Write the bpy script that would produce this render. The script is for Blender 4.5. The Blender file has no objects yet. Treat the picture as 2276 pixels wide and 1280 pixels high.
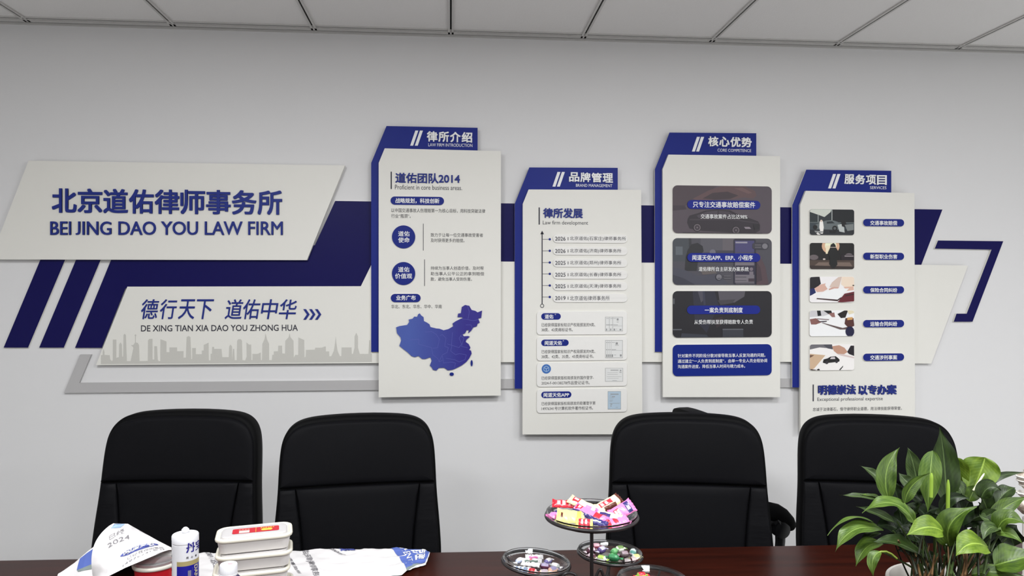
import bpy, bmesh, math, random
from mathutils import Vector, Matrix
random.seed(7)
S = bpy.context.scene
COL = S.collection

# ------------------------------------------------------------------ camera
F, CX, CY = 1620.0, 1138.0, 640.0          # focal length and centre in pixels of the 2276 x 1280 frame
YAW = math.radians(4.83)
DIST, CAMZ = 3.3, 1.5                       # camera to sign wall, camera height
CAM = Vector((0, -DIST, CAMZ))
FWD = Vector((math.sin(YAW), math.cos(YAW), 0))
RGT = Vector((math.cos(YAW), -math.sin(YAW), 0))
cam_d = bpy.data.cameras.new('camera')
cam_d.sensor_width = 36.0
cam_d.lens = F * 36.0 / 2276
cam_d.clip_start = 0.05
cam = bpy.data.objects.new('camera', cam_d)
COL.objects.link(cam)
cam.location = CAM
cam.rotation_euler = (math.pi / 2, 0, -YAW)
S.camera = cam

# ------------------------------------------------------------------ world and exposure
w = bpy.data.worlds.new('world'); S.world = w; w.use_nodes = True
w.node_tree.nodes['Background'].inputs[0].default_value = (0.8, 0.85, 1, 1)
w.node_tree.nodes['Background'].inputs[1].default_value = 0.0
S.view_settings.view_transform = 'Standard'
S.view_settings.look = 'None'
S.view_settings.gamma = 1.0
S.view_settings.use_curve_mapping = False
S.view_settings.exposure = 0.0
S.cycles.use_denoising = True
S.cycles.max_bounces = 10
LIGHT_STRENGTH = 39.5                       # LED ceiling panels

# ------------------------------------------------------------------ pixel helpers (frame -> place)
def ray(px, py):
    return FWD + RGT * ((px - CX) / F) + Vector((0, 0, (CY - py) / F))
def P(px, py, z):                           # at depth z along the view axis
    return CAM + ray(px, py) * z
def W(px, py, off=0.0):                     # on the sign wall, off metres in front of it
    d = ray(px, py)
    return CAM + d * ((DIST - off) / d.y)
def T(px, py, h):                           # on the horizontal plane z = h
    d = ray(px, py)
    return CAM + d * ((h - CAMZ) / d.z)

# ------------------------------------------------------------------ materials
def lin(c):
    return tuple(((v / 255) / 12.92 if v / 255 <= 0.04045 else ((v / 255 + 0.055) / 1.055) ** 2.4) for v in c[:3]) + (1,)
MATS = {}
def mat(name, rgb, rough=0.5, metal=0.0, spec=0.5, trans=0.0, bump=None, emit=0.0, vary=None, coat=0.0, ior=1.45):
    """bump=(scale, strength, distance, stretch) ; vary=(rgb2, scale, stretch)"""
    if name in MATS: return MATS[name]
    m = bpy.data.materials.new(name); m.use_nodes = True
    nt = m.node_tree; b = nt.nodes['Principled BSDF']
    b.inputs['Base Color'].default_value = lin(rgb)
    b.inputs['Roughness'].default_value = rough
    b.inputs['Metallic'].default_value = metal
    b.inputs['Specular IOR Level'].default_value = spec
    b.inputs['Transmission Weight'].default_value = trans
    b.inputs['Coat Weight'].default_value = coat
    b.inputs['IOR'].default_value = ior
    if emit:
        b.inputs['Emission Color'].default_value = (0.97, 0.985, 1.0, 1)
        b.inputs['Emission Strength'].default_value = emit
    def coords(st):
        tc = nt.nodes.new('ShaderNodeTexCoord'); mp = nt.nodes.new('ShaderNodeMapping')
        nt.links.new(tc.outputs['Object'], mp.inputs['Vector'])
        mp.inputs['Scale'].default_value = st
        return mp
    if vary:
        n = nt.nodes.new('ShaderNodeTexNoise'); n.inputs['Scale'].default_value = vary[1]; n.inputs['Detail'].default_value = 6
        nt.links.new(coords(vary[2]).outputs[0], n.inputs['Vector'])
        r = nt.nodes.new('ShaderNodeValToRGB')
        r.color_ramp.elements[0].position = 0.35; r.color_ramp.elements[1].position = 0.65
        r.color_ramp.elements[0].color = lin(rgb); r.color_ramp.elements[1].color = lin(vary[0])
        nt.links.new(n.outputs['Fac'], r.inputs['Fac']); nt.links.new(r.outputs['Color'], b.inputs['Base Color'])
    if bump:
        n = nt.nodes.new('ShaderNodeTexNoise'); n.inputs['Scale'].default_value = bump[0]; n.inputs['Detail'].default_value = 4
        nt.links.new(coords(bump[3]).outputs[0], n.inputs['Vector'])
        bp = nt.nodes.new('ShaderNodeBump'); bp.inputs['Strength'].default_value = bump[1]; bp.inputs['Distance'].default_value = bump[2]
        nt.links.new(n.outputs['Fac'], bp.inputs['Height']); nt.links.new(bp.outputs[0], b.inputs['Normal'])
    MATS[name] = m
    return m
U = (1, 1, 1)
M_WALL = mat('wall_paint', (224, 223, 223), 0.75, bump=(60, 0.06, 0.002, U))
M_OTHER = mat('room_paint', (224, 224, 224), 0.8)
M_TILE = mat('ceiling_tile', (236, 234, 232), 0.9, bump=(220, 0.35, 0.003, U))
M_GRID = mat('ceiling_grid', (205, 203, 200), 0.5)
M_DARK = mat('grid_gap', (26, 25, 25), 0.9)
M_FLOOR = mat('floor_tile', (198, 198, 197), 0.4, vary=((210, 210, 209), 3, U))
M_WHITE = mat('board_white', (229, 227, 220), 0.55)
M_CARD = mat('card_white', (234, 232, 228), 0.5)
M_NAVY = mat('board_navy', (18, 15, 78), 0.4, spec=0.15)
M_BLUE = mat('header_blue', (26, 40, 126), 0.45, spec=0.2)
M_TEXTBLUE = mat('letter_blue', (34, 48, 128), 0.45, spec=0.25)
M_TEXTDARK = mat('letter_dark', (52, 50, 62), 0.6)
M_INK = mat('print_ink', (84, 82, 84), 0.7)
M_TEXTWHITE = mat('letter_white', (236, 236, 236), 0.5)
M_GREY = mat('strip_grey', (182, 180, 180), 0.5)
M_SKY = mat('skyline_grey', (199, 197, 190), 0.6)
M_LEATHER = mat('black_leather', (9, 9, 12), 0.62, spec=0.1, bump=(260, 0.12, 0.001, U))
M_LEATHER2 = mat('black_leather_gathered', (9, 9, 12), 0.6, spec=0.12, bump=(4, 0.35, 0.012, (1, 1, 5)))
M_SHELL = mat('black_vinyl', (6, 6, 7), 0.62, spec=0.09)
M_PLASTIC = mat('black_plastic', (15, 15, 17), 0.38)
M_METAL = mat('chrome', (190, 190, 195), 0.2, metal=1)
M_IRON = mat('black_iron', (40, 37, 38), 0.3, spec=0.6)
M_WOOD = mat('mahogany', (40, 14, 8), 0.34, spec=0.11, vary=((56, 20, 11), 9, (0.35, 5, 5)))
M_PAPER = mat('paper', (222, 219, 219), 0.6)
def glass_mat():
    m = mat('clear_glass', (245, 247, 248), 0.03, trans=1.0)
    return m
M_GLASS = glass_mat()

# ------------------------------------------------------------------ mesh builder
class MB:
    def __init__(s): s.v = []; s.f = []; s.m = []; s.attr = None
    def add(s, verts, faces, mi=0):
        o = len(s.v); s.v += [Vector(v) for v in verts]
        for f in faces: s.f.append(tuple(i + o for i in f)); s.m.append(mi)
        return s
    def box(s, a, b, mi=0):
        x0, y0, z0 = a; x1, y1, z1 = b
        v = [(x0, y0, z0), (x1, y0, z0), (x1, y1, z0), (x0, y1, z0), (x0, y0, z1), (x1, y0, z1), (x1, y1, z1), (x0, y1, z1)]
        return s.add(v, [(0, 3, 2, 1), (4, 5, 6, 7), (0, 1, 5, 4), (1, 2, 6, 5), (2, 3, 7, 6), (3, 0, 4, 7)], mi)
    def prism(s, front, ext, mi=0, msides=None):
        """front: 3D polygon, ext: vector from the front to the back"""
        n = len(front); ext = Vector(ext)
        s.add(front, [tuple(range(n))], mi)
        s.add([Vector(p) + ext for p in front], [tuple(reversed(range(n)))], mi)
        ms = mi if msides is None else msides
        v = list(front) + [Vector(p) + ext for p in front]
        s.add(v, [(i, i + n, (i + 1) % n + n, (i + 1) % n) for i in range(n)], ms)
        return s
    def lathe(s, prof, c=(0, 0, 0), n=40, mi=0, wave=None, cap=False):
        c = Vector(c); k = len(prof); v = []
        for i in range(n):
            a = 2 * math.pi * i / n
            for j, (r, z) in enumerate(prof):
                rr = r
                if wave: rr = r + wave[0](j) * math.cos(wave[1] * a)
                v.append(c + Vector((rr * math.cos(a), rr * math.sin(a), z)))
        f = []
        for i in range(n):
            for j in range(k - 1):
                a, b = i * k + j, ((i + 1) % n) * k + j
                f.append((a, b, b + 1, a + 1))
        s.add(v, f, mi)
        if cap:
            s.add([v[i * k] for i in range(n)], [tuple(reversed(range(n)))], mi)
            s.add([v[i * k + k - 1] for i in range(n)], [tuple(range(n))], mi)
        return s
    def tube(s, pts, r, n=10, mi=0, closed=False, flat=None, up=None):
        """sweep; r number or list, flat=(rx, ry) multiplies the section"""
        pts = [Vector(p) for p in pts]; k = len(pts); v = []
        rs = r if isinstance(r, (list, tuple)) else [r] * k
        ref = None
        for i, p in enumerate(pts):
            if closed: t = (pts[(i + 1) % k] - pts[i - 1])
            else: t = pts[min(i + 1, k - 1)] - pts[max(i - 1, 0)]
            t = t.normalized()
            if up is not None: a = Vector(up).cross(t)
            else:
                if ref is None: ref = Vector((0, 0, 1)) if abs(t.z) < 0.9 else Vector((1, 0, 0))
                a = ref.cross(t)
            if a.length < 1e-6: a = Vector((1, 0, 0)).cross(t)
            a.normalize(); b = t.cross(a).normalized()
            if up is None: ref = b
            fx, fy = flat or (1, 1)
            for j in range(n):
                an = 2 * math.pi * j / n
                v.append(p + a * (rs[i] * fx * math.cos(an)) + b * (rs[i] * fy * math.sin(an)))
        f = []
        for i in range(k if closed else k - 1):
            for j in range(n):
                a0 = i * n + j; a1 = i * n + (j + 1) % n; q = (i + 1) % k
                f.append((a0, a1, q * n + (j + 1) % n, q * n + j))
        if not closed:
            f.append(tuple(reversed(range(n)))); f.append(tuple(range((k - 1) * n, k * n)))
        return s.add(v, f, mi)
    def pillow(s, outline, rings, fn, mi=0):
        """outline: 2D closed CCW; rings: (inset, scale, depth); fn(a, b, depth) -> point"""
        n = len(outline); o = [Vector((p[0], p[1])) for p in outline]
        c = sum(o, Vector((0, 0))) / n
        nor = []
        for i in range(n):
            t = (o[(i + 1) % n] - o[i - 1]); nn = Vector((-t.y, t.x)); nn.normalize(); nor.append(nn)
        v = []
        for ins, sc, d in rings:
            for i in range(n):
                q = o[i] + nor[i] * ins; q = c + (q - c) * sc
                v.append(fn(q.x, q.y, d))
        f = []
        for k in range(len(rings) - 1):
            for i in range(n):
                j = (i + 1) % n
                f.append((k * n + i, k * n + j, (k + 1) * n + j, (k + 1) * n + i))
        f.append(tuple(reversed(range(n))))
        v.append(fn(c.x, c.y, rings[-1][2])); o_ = (len(rings) - 1) * n
        f += [(o_ + i, o_ + (i + 1) % n, len(v) - 1) for i in range(n)]
        return s.add(v, f, mi)
    def grid(s, fn, nu, nv, mi=0, mfun=None):
        v = [fn(i / nu, j / nv) for j in range(nv + 1) for i in range(nu + 1)]
        o = len(s.v); s.v += [Vector(p) for p in v]
        for j in range(nv):
            for i in range(nu):
                a = j * (nu + 1) + i
                s.f.append(tuple(o + q for q in (a, a + 1, a + nu + 2, a + nu + 1)))
                s.m.append(mfun((i + .5) / nu, (j + .5) / nv) if mfun else mi)
        return s
    def build(s, name, mats, parent=None, loc=None, smooth=None, weld=False, solid=None):
        if not isinstance(mats, (list, tuple)): mats = [mats]
        org = Vector((0, 0, 0))
        if parent is not None and not parent.get('_local'): org = parent.matrix_basis.translation if parent.parent is None else parent['_org']
        org = Vector(org)
        if loc is not None: org = Vector(loc)
        me = bpy.data.meshes.new(name)
        me.from_pydata([tuple(p - org) for p in s.v], [], s.f)
        for m in mats: me.materials.append(m)
        for p, mi in zip(me.polygons, s.m): p.material_index = mi
        if weld:
            bm = bmesh.new(); bm.from_mesh(me); bmesh.ops.remove_doubles(bm, verts=bm.verts, dist=1e-5); bm.to_mesh(me); bm.free()
        if smooth is not None:
            for p in me.polygons: p.use_smooth = True
            me.set_sharp_from_angle(angle=math.radians(smooth))
        me.update()
        o = bpy.data.objects.new(name, me); COL.objects.link(o)
        if parent is not None:
            o.parent = parent
            if parent.get('_local'): o['_local'] = 1
            o['_org'] = tuple(org)
        elif loc is not None: o.location = org
        if solid:
            md = o.modifiers.new('thickness', 'SOLIDIFY'); md.thickness = solid; md.offset = 0
        return o

def tag(o, label, cat, group=None, kind=None):
    o['label'] = label; o['category'] = cat
    if group: o['group'] = group
    if kind: o['kind'] = kind
    return o
def thing(name, label, cat, loc, group=None, rotz=0, local=False):
    o = bpy.data.objects.new(name, None); COL.objects.link(o)
    o.location = loc; o.rotation_euler = (0, 0, rotz); o.empty_display_size = 0.05
    if local: o['_local'] = 1
    bpy.context.view_layer.update()
    return tag(o, label, cat, group)
def struct(o): o['kind'] = 'structure'; return o
def copy_tree(o, parent=None):
    c = o.copy(); COL.objects.link(c)
    if parent is not None: c.parent = parent
    for ch in [k for k in o.children]: copy_tree(ch, c)
    return c

# ------------------------------------------------------------------ lettering
_TC = {}; _TS = {}
def text_geo(body, bold=0.0, extr=0.0, res=3, shear=0.0):
    key = (body, bold, extr, res, shear)
    if key in _TC: return _TC[key]
    c = bpy.data.curves.new('lettering', 'FONT'); c.body = body; c.offset = bold; c.extrude = extr
    c.resolution_u = res; c.shear = shear; c.fill_mode = 'FRONT' if extr == 0 else 'BOTH'
    o = bpy.data.objects.new('lettering', c); COL.objects.link(o)
    bpy.context.view_layer.update()
    me = bpy.data.meshes.new_from_object(o.evaluated_get(bpy.context.evaluated_depsgraph_get()))
    v = [Vector(q.co) for q in me.vertices]; f = [tuple(p.vertices) for p in me.polygons]
    bpy.data.objects.remove(o); bpy.data.curves.remove(c); bpy.data.meshes.remove(me)
    xs = [q.x for q in v]; ys = [q.y for q in v]
    x0, x1, y0, y1 = min(xs), max(xs), min(ys), max(ys)
    g = ([((q.x - x0) / (x1 - x0), (q.y - y0) / (y1 - y0), q.z) for q in v], f)
    _TC[key] = g; _TS[key] = (x1 - x0, y1 - y0)
    return g
def place_text(mb, body, fn, bold=0.0, extr=0.0, res=3, shear=0.0, mi=0):
    """fn(a, b, h): a, b in 0..1 across the line, h in -extr..extr; bold thickens the strokes by that many ems"""
    v, f = text_geo(body, 0.0, extr, res, shear)
    if bold <= 0: return mb.add([fn(*q) for q in v], f, mi)
    w_, h_ = _TS[(body, 0.0, extr, res, shear)]
    dx, dy = bold / w_, bold / h_
    for i, (sx_, sy_) in enumerate(((0, 0), (2, 0), (0, 2), (2, 2))):
        mb.add([fn((q[0] + sx_ * dx) / (1 + 2 * dx), (q[1] + sy_ * dy) / (1 + 2 * dy), q[2] + i * 0.012) for q in v], f, mi)
    return mb
def wall_rect(x0, y0, x1, y1, off):
    ym = (y0 + y1) / 2; a = W(x0, ym, off); b = W(x1, ym, off); xm = (x0 + x1) / 2
    zt = W(xm, y0, off).z; zb = W(xm, y1, off).z
    return a.x, b.x, zb, zt
def wall_text(parent, body, box, off, m, name='lettering', bold=0.0, raise_=0.0, res=3, shear=0.0):
    x0, y0, x1, y1 = box
    u0, u1, v0, v1 = wall_rect(x0, y0, x1, y1, off)
    mb = MB()
    e = 1.0 if raise_ else 0.0
    place_text(mb, body, lambda a, b, h: Vector((u0 + a * (u1 - u0), -off - (0.0006 + h * 0.0025 if not raise_ else (h + 1) / 2 * raise_), v0 + b * (v1 - v0))), bold, e, res, shear)
    return mb.build(name, m, parent)
def wpoly(pts, off): return [W(x, y, off) for x, y in pts]
def ccw(p):
    a = sum(p[i].x * p[(i + 1) % len(p)].z - p[(i + 1) % len(p)].x * p[i].z for i in range(len(p)))
    return p if a > 0 else list(reversed(p))
def slab(name, pts, back, front, m, parent=None, loc=None, mside=None):
    mb = MB().prism(ccw(wpoly(pts, front)), (0, front - back, 0), 0, 1 if mside else None)
    return mb.build(name, [m, mside] if mside else m, parent, loc=loc)
def rrect2(x0, y0, x1, y1, r, n=6):
    out = []
    for cx, cy, a0 in ((x1 - r, y1 - r, 0), (x0 + r, y1 - r, 90), (x0 + r, y0 + r, 180), (x1 - r, y0 + r, 270)):
        for k in range(n + 1):
            a = math.radians(a0 + 90 * k / n); out.append((cx + r * math.cos(a), cy + r * math.sin(a)))
    return out
def wall_rrect(name, box, rpx, back, front, m, parent, bevel=0.0, mside=None):
    """rounded plate on the wall, pixel box and pixel radius"""
    x0, y0, x1, y1 = box
    u0, u1, v0, v1 = wall_rect(x0, y0, x1, y1, front)
    r = min(rpx * (u1 - u0) / (x1 - x0), (v1 - v0) / 2 * 0.999)
    o = rrect2(u0, v0, u1, v1, r)
    mb = MB()
    if bevel:
        mb.pillow(o, [(0, 1, -back), (0, 1, -front + bevel), (bevel * 0.3, 1, -front + bevel * 0.3), (bevel, 1, -front)], lambda a, b, d: Vector((a, d, b)))
    else:
        mb.prism([Vector((a, -front, b)) for a, b in o], (0, front - back, 0), 0, 1 if mside else None)
    return mb.build(name, [m, mside] if mside else m, parent)
# ================================================================== the room
CEIL = 2.643
XL, XR, YB = -3.4, 4.4, -6.6
mb = MB().add([(XL, 0, 0), (XR, 0, 0), (XR, 0, CEIL + .1), (XL, 0, CEIL + .1)], [(0, 1, 2, 3)]); struct(mb.build('wall_front', M_WALL))
mb = MB().add([(XL, YB, 0), (XR, YB, 0), (XR, YB, CEIL + .1), (XL, YB, CEIL + .1)], [(3, 2, 1, 0)]); struct(mb.build('wall_back', M_OTHER))
mb = MB().add([(XL, 0, 0), (XL, YB, 0), (XL, YB, CEIL + .1), (XL, 0, CEIL + .1)], [(3, 2, 1, 0)]); struct(mb.build('wall_left', M_OTHER))
mb = MB().add([(XR, 0, 0), (XR, YB, 0), (XR, YB, CEIL + .1), (XR, 0, CEIL + .1)], [(0, 1, 2, 3)]); struct(mb.build('wall_right', M_OTHER))
mb = MB().add([(XL, 0, 0), (XR, 0, 0), (XR, YB, 0), (XL, YB, 0)], [(3, 2, 1, 0)]); struct(mb.build('floor', M_FLOOR))
struct(MB().box((XL, -0.012, 0), (XR, 0, 0.09)).build('baseboard_front', M_GRID))

# suspended ceiling: mineral tiles in a slotted grid
MOD = 0.6
GX0 = W(1002, 80).x
def gridx(k): return GX0 + k * MOD
KX = range(math.floor((XL - GX0) / MOD), math.ceil((XR - GX0) / MOD) + 1)
YR = [-0.06 - MOD * k for k in range(0, 12)]
ceil_m = MB().add([(XL, 0, CEIL), (XR, 0, CEIL), (XR, YB, CEIL), (XL, YB, CEIL)], [(0, 1, 2, 3)])
ceiling = struct(ceil_m.build('ceiling', M_TILE))
g = MB()
def runner(a, b, along):
    hw, gw, h = 0.0125, (0.0038 if along == 'y' else 0.006), 0.006
    if along == 'y':
        x = a
        for s0, s1, dz, mi in ((-hw, -gw, h, 0), (gw, hw, h, 0), (-gw, gw, h - 0.0045, 1)):
            g.box((x + s0, b[0], CEIL - dz), (x + s1, b[1], CEIL + 0.001), mi)
    else:
        y = a
        for s0, s1, dz, mi in ((-hw, -gw, h - .001, 0), (gw, hw, h - .001, 0), (-gw, gw, h - 0.0045, 1)):
            g.box((b[0], y + s0, CEIL - dz), (b[1], y + s1, CEIL + 0.001), mi)
for k in KX:
    x = gridx(k)
    if XL < x < XR: runner(x, (YB, -0.02), 'y')
for y in YR:
    if YB < y: runner(y, (XL, XR), 'x')
g.box((XL, -0.044, CEIL - 0.006), (XR, -0.0205, CEIL + 0.001), 0)      # wall angle
g.box((XL, -0.0202, CEIL - 0.002), (XR, -0.0073, CEIL + 0.001), 1)
g.box((XL, -0.007, CEIL - 0.012), (XR, -0.0003, CEIL + 0.001), 0)
grid_o = g.build('ceiling_grid', [M_GRID, M_DARK], ceiling); grid_o['kind'] = 'structure'

# LED panels that light the room
M_LED = mat('led_diffuser', (250, 250, 250), 0.5, emit=LIGHT_STRENGTH)
LED_LABEL = {(-2, 3): 'square LED ceiling panel above the firm name board end of the table', (1, 3): 'square LED ceiling panel above the candy stand', (4, 4): 'square LED ceiling panel above the potted plant end of the table',
             (-2, 6): 'square LED ceiling panel by the far wall on the firm name board side', (1, 6): 'square LED ceiling panel by the far wall, middle of its row', (4, 6): 'square LED ceiling panel by the far wall on the potted plant side'}
def led(kx, row):
    x0, x1 = gridx(kx) + 0.013, gridx(kx + 1) - 0.013
    y1, y0 = YR[row] - 0.013, YR[row + 1] + 0.013
    t = thing('ceiling_light', LED_LABEL[(kx, row)], 'light', ((x0 + x1) / 2, (y0 + y1) / 2, CEIL - 0.01), 'LED ceiling panels')
    f = MB()
    for a, b in (((x0, y0), (x1, y0 + .02)), ((x0, y1 - .02), (x1, y1)), ((x0, y0 + .02), (x0 + .02, y1 - .02)), ((x1 - .02, y0 + .02), (x1, y1 - .02))):
        f.box((a[0], a[1], CEIL - 0.01), (b[0], b[1], CEIL - 0.001))
    f.build('frame', M_GRID, t)
    MB().add([(x0 + .02, y0 + .02, CEIL - .007), (x1 - .02, y0 + .02, CEIL - .007), (x1 - .02, y1 - .02, CEIL - .007), (x0 + .02, y1 - .02, CEIL - .007)], [(3, 2, 1, 0)]).build('diffuser', M_LED, t)
for kx, row in ((-2, 3), (1, 3), (4, 4), (-2, 6), (1, 6), (4, 6)): led(kx, row)

# ================================================================== the wall display
O = lambda px, py, off=0.0: W(px, py, off)
# navy band and its slanted stripes
OB = 0.010
band = slab('sign_band', [(247, 577), (262, 545), (700, 545), (745, 446.5), (2094.7, 465.6), (2047.5, 589), (1800, 592), (830, 590), (802, 641), (279, 641), (226.5, 773), (166.7, 773)],
            0.0005, OB, M_NAVY, loc=O(1100, 640), mside=M_WHITE)
tag(band, 'long navy band with a slanted end running behind all the white panels', 'wall sign')
s1 = slab('sign_stripe', [(89.7, 577), (97, 560), (152, 560), (145, 577), (62.5, 772.5), (8, 772.5)], 0.0005, OB, M_NAVY, loc=O(76, 772), mside=M_WHITE)
tag(s1, 'slanted navy stripe under the firm name board, farthest from the slogan', 'wall sign', 'slanted navy stripes')
s2 = slab('sign_stripe', [(169, 577), (176, 560), (231, 560), (224, 577), (142, 772.5), (87, 772.5)], 0.0005, OB, M_NAVY, loc=O(155, 772), mside=M_WHITE)
tag(s2, 'slanted navy stripe under the firm name board, between the other stripe and the band', 'wall sign', 'slanted navy stripes')
# grey strip: one long L and a short piece
gs = slab('sign_strip', [(177.6, 788), (202.5, 788), (175.8, 851), (1165, 842.5), (1165, 863.5), (141.8, 873.6)], 0.0005, 0.012, M_GREY, loc=O(600, 870))
tag(gs, 'long pale grey L-shaped strip under the slogan board', 'wall sign')
gs2 = slab('sign_strip', [(1715, 842), (1790, 842), (1790, 861), (1715, 861)], 0.0005, 0.012, M_GREY, loc=O(1750, 861))
tag(gs2, 'short pale grey strip between the two panels nearest the plant', 'wall sign')
# hook
hk = slab('sign_hook', [(2085, 534.4), (2230, 536), (2161.6, 715), (2119.7, 715), (2126, 697), (2148.5, 697), (2203.8, 554.7), (2077.5, 552.5)], 0.0005, 0.012, M_NAVY, loc=O(2150, 715), mside=M_WHITE)
tag(hk, 'thin navy hook-shaped strip at the end of the display beyond the last panel', 'wall sign')

# slogan board
OS0, OS = 0.0105, 0.021
t = thing('slogan_board', 'long white slanted board with a slogan and a pale city skyline, behind the panels', 'wall sign', O(500, 810))
slab('board', [(283, 637), (802, 636), (830, 579), (2050, 588.5), (2151.6, 590), (2070, 808), (1735, 804), (1115, 805), (824.5, 807), (213, 811.5)], OS0, OS, M_WHITE, t)
for i, (ch, xa, xb) in enumerate(zip('德行天下道佑中华', (314, 356, 396, 438, 499.7, 541, 580, 620), (354, 394, 434, 476, 541, 579, 619, 660))):
    wall_text(t, ch, (xa, 665, xb, 709), OS, M_TEXTBLUE, 'character', 0.006, 0.003, 3, 0.18)
for k in range(3):
    x = 674 + 13 * k
    slab('chevron', [(x, 687), (x + 6, 687), (x + 14, 698.7), (x + 6, 710.5), (x, 710.5), (x + 8, 698.7)], OS, OS + 0.003, M_TEXTBLUE, t)
wall_text(t, 'DE XING TIAN XIA DAO YOU ZHONG HUA', (313.5, 722, 662, 736), OS, M_TEXTDARK, 'lettering', 0.012)
sk = [(52, 322), (52, 250), (66, 248), (66, 225), (72, 200), (80, 225), (80, 248), (122, 250), (126, 285), (140, 298), (147, 290), (147, 125), (175, 125), (175, 272), (196, 265), (198, 165), (208, 148), (220, 165), (222, 262), (230, 262), (233, 88), (243, 78), (252, 90), (260, 298), (290, 298), (312, 195), (308, 182), (292, 172), (312, 168), (326, 148), (326, 100), (322, 90), (329, 82), (336, 90), (332, 100), (332, 148), (348, 152), (358, 172), (362, 298), (428, 296), (430, 130), (440, 120), (466, 118), (466, 285), (480, 285), (480, 178), (502, 178), (508, 288), (516, 298), (529, 298), (529, 122), (578, 140), (578, 226), (602, 226), (602, 188), (663, 188), (663, 218), (715, 218), (715, 270), (734, 270), (738, 150), (740, 105), (755, 96), (770, 105), (772, 150), (778, 282), (784, 282), (784, 193), (814, 193), (814, 242), (862, 242), (862, 214), (877, 212), (877, 168), (916, 150), (918, 292), (932, 292), (932, 240), (943, 238), (945, 184), (960, 184), (960, 200), (1020, 200), (1026, 266), (1078, 266), (1082, 180), (1092, 165), (1104, 180), (1106, 290), (1112, 200), (1122, 200), (1126, 290), (1142, 290), (1146, 135), (1155, 122), (1175, 122), (1184, 135), (1188, 290), (1210, 292), (1222, 262), (1220, 148), (1240, 165), (1258, 165), (1260, 290), (1268, 290), (1268, 240), (1310, 240), (1335, 228), (1336, 290), (1345, 290), (1348, 160), (1366, 120), (1374, 75), (1384, 120), (1402, 160), (1402, 290), (1424, 290), (1428, 248), (1440, 246), (1440, 220), (1474, 218), (1476, 174), (1506, 174), (1508, 236), (1530, 238), (1532, 135), (1560, 105), (1566, 72), (1573, 105), (1598, 135), (1600, 270), (1612, 248), (1636, 248), (1638, 108), (1684, 128), (1686, 268), (1696, 262), (1698, 208), (1768, 206), (1774, 190), (1824, 190), (1850, 180), (1858, 182), (1858, 220), (1884, 220), (1886, 260), (1902, 258), (1922, 215), (1932, 150), (1937, 98), (1942, 150), (1952, 215), (1970, 258), (1982, 258), (1984, 188), (2064, 188), (2066, 240), (2076, 240), (2088, 190), (2088, 100), (2102, 70), (2116, 100), (2116, 190), (2130, 240), (2200, 240), (2206, 130), (2214, 130), (2218, 236), (2228, 236), (2228, 305)]
sk = [(210 + x * 0.27680, 720 + y * 0.27680) for x, y in sk]
slab('skyline_print', sk, OS, OS + 0.0006, M_SKY, t)

# firm name board
ON0, ON = 0.0105, 0.028
t = thing('name_board', 'big white parallelogram board with the firm name in raised blue letters', 'wall sign', O(370, 578))
slab('board', [(63.4, 357), (766.5, 367.6), (682, 578), (-22, 576.5)], ON0, ON, M_WHITE, t)
edges = [115.5 + 57.06 * i for i in range(9)]
yt = [419, 419.5, 420, 421, 421.5, 422, 422.5, 423, 423.5]
for ch, xa, y0 in zip('北京道佑律师事务所', edges, yt):
    wall_text(t, ch, (xa + 1, y0, xa + 55.5, y0 + 54), ON, M_TEXTBLUE, 'character', 0.02, 0.006, 4)
lat = 'BEI JING DAO YOU LAW FIRM'
def word_letters(parent, s, x0, x1, y0, y1, off, m, bold, rise):
    # letters of one line, each a raised piece of its own, spaced as the font spaces them
    adv = []
    for i in range(len(s)):
        if s[i] == ' ': adv.append(None); continue
        c = bpy.data.curves.new('t', 'FONT'); c.body = s[:i + 1]; c.offset = bold
        o = bpy.data.objects.new('t', c); COL.objects.link(o); bpy.context.view_layer.update()
        r = o.bound_box; adv.append(max(q[0] for q in r)); bpy.data.objects.remove(o)
        c.body = s[i]; o = bpy.data.objects.new('t', c); COL.objects.link(o); bpy.context.view_layer.update()
        r = o.bound_box; adv[-1] = (adv[-1] - (max(q[0] for q in r) - min(q[0] for q in r)), adv[-1]); bpy.data.objects.remove(o); bpy.data.curves.remove(c)
    a0 = min(a[0] for a in adv if a); a1 = max(a[1] for a in adv if a)
    k = (x1 - x0) / (a1 - a0)
    for ch, a in zip(s, adv):
        if a: wall_text(parent, ch, (x0 + (a[0] - a0) * k, y0, x0 + (a[1] - a0) * k, y1), off, m, 'letter', bold, rise, 4)
word_letters(t, lat, 113, 629, 492.3, 522, ON, M_TEXTBLUE, 0.009, 0.006)

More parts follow.
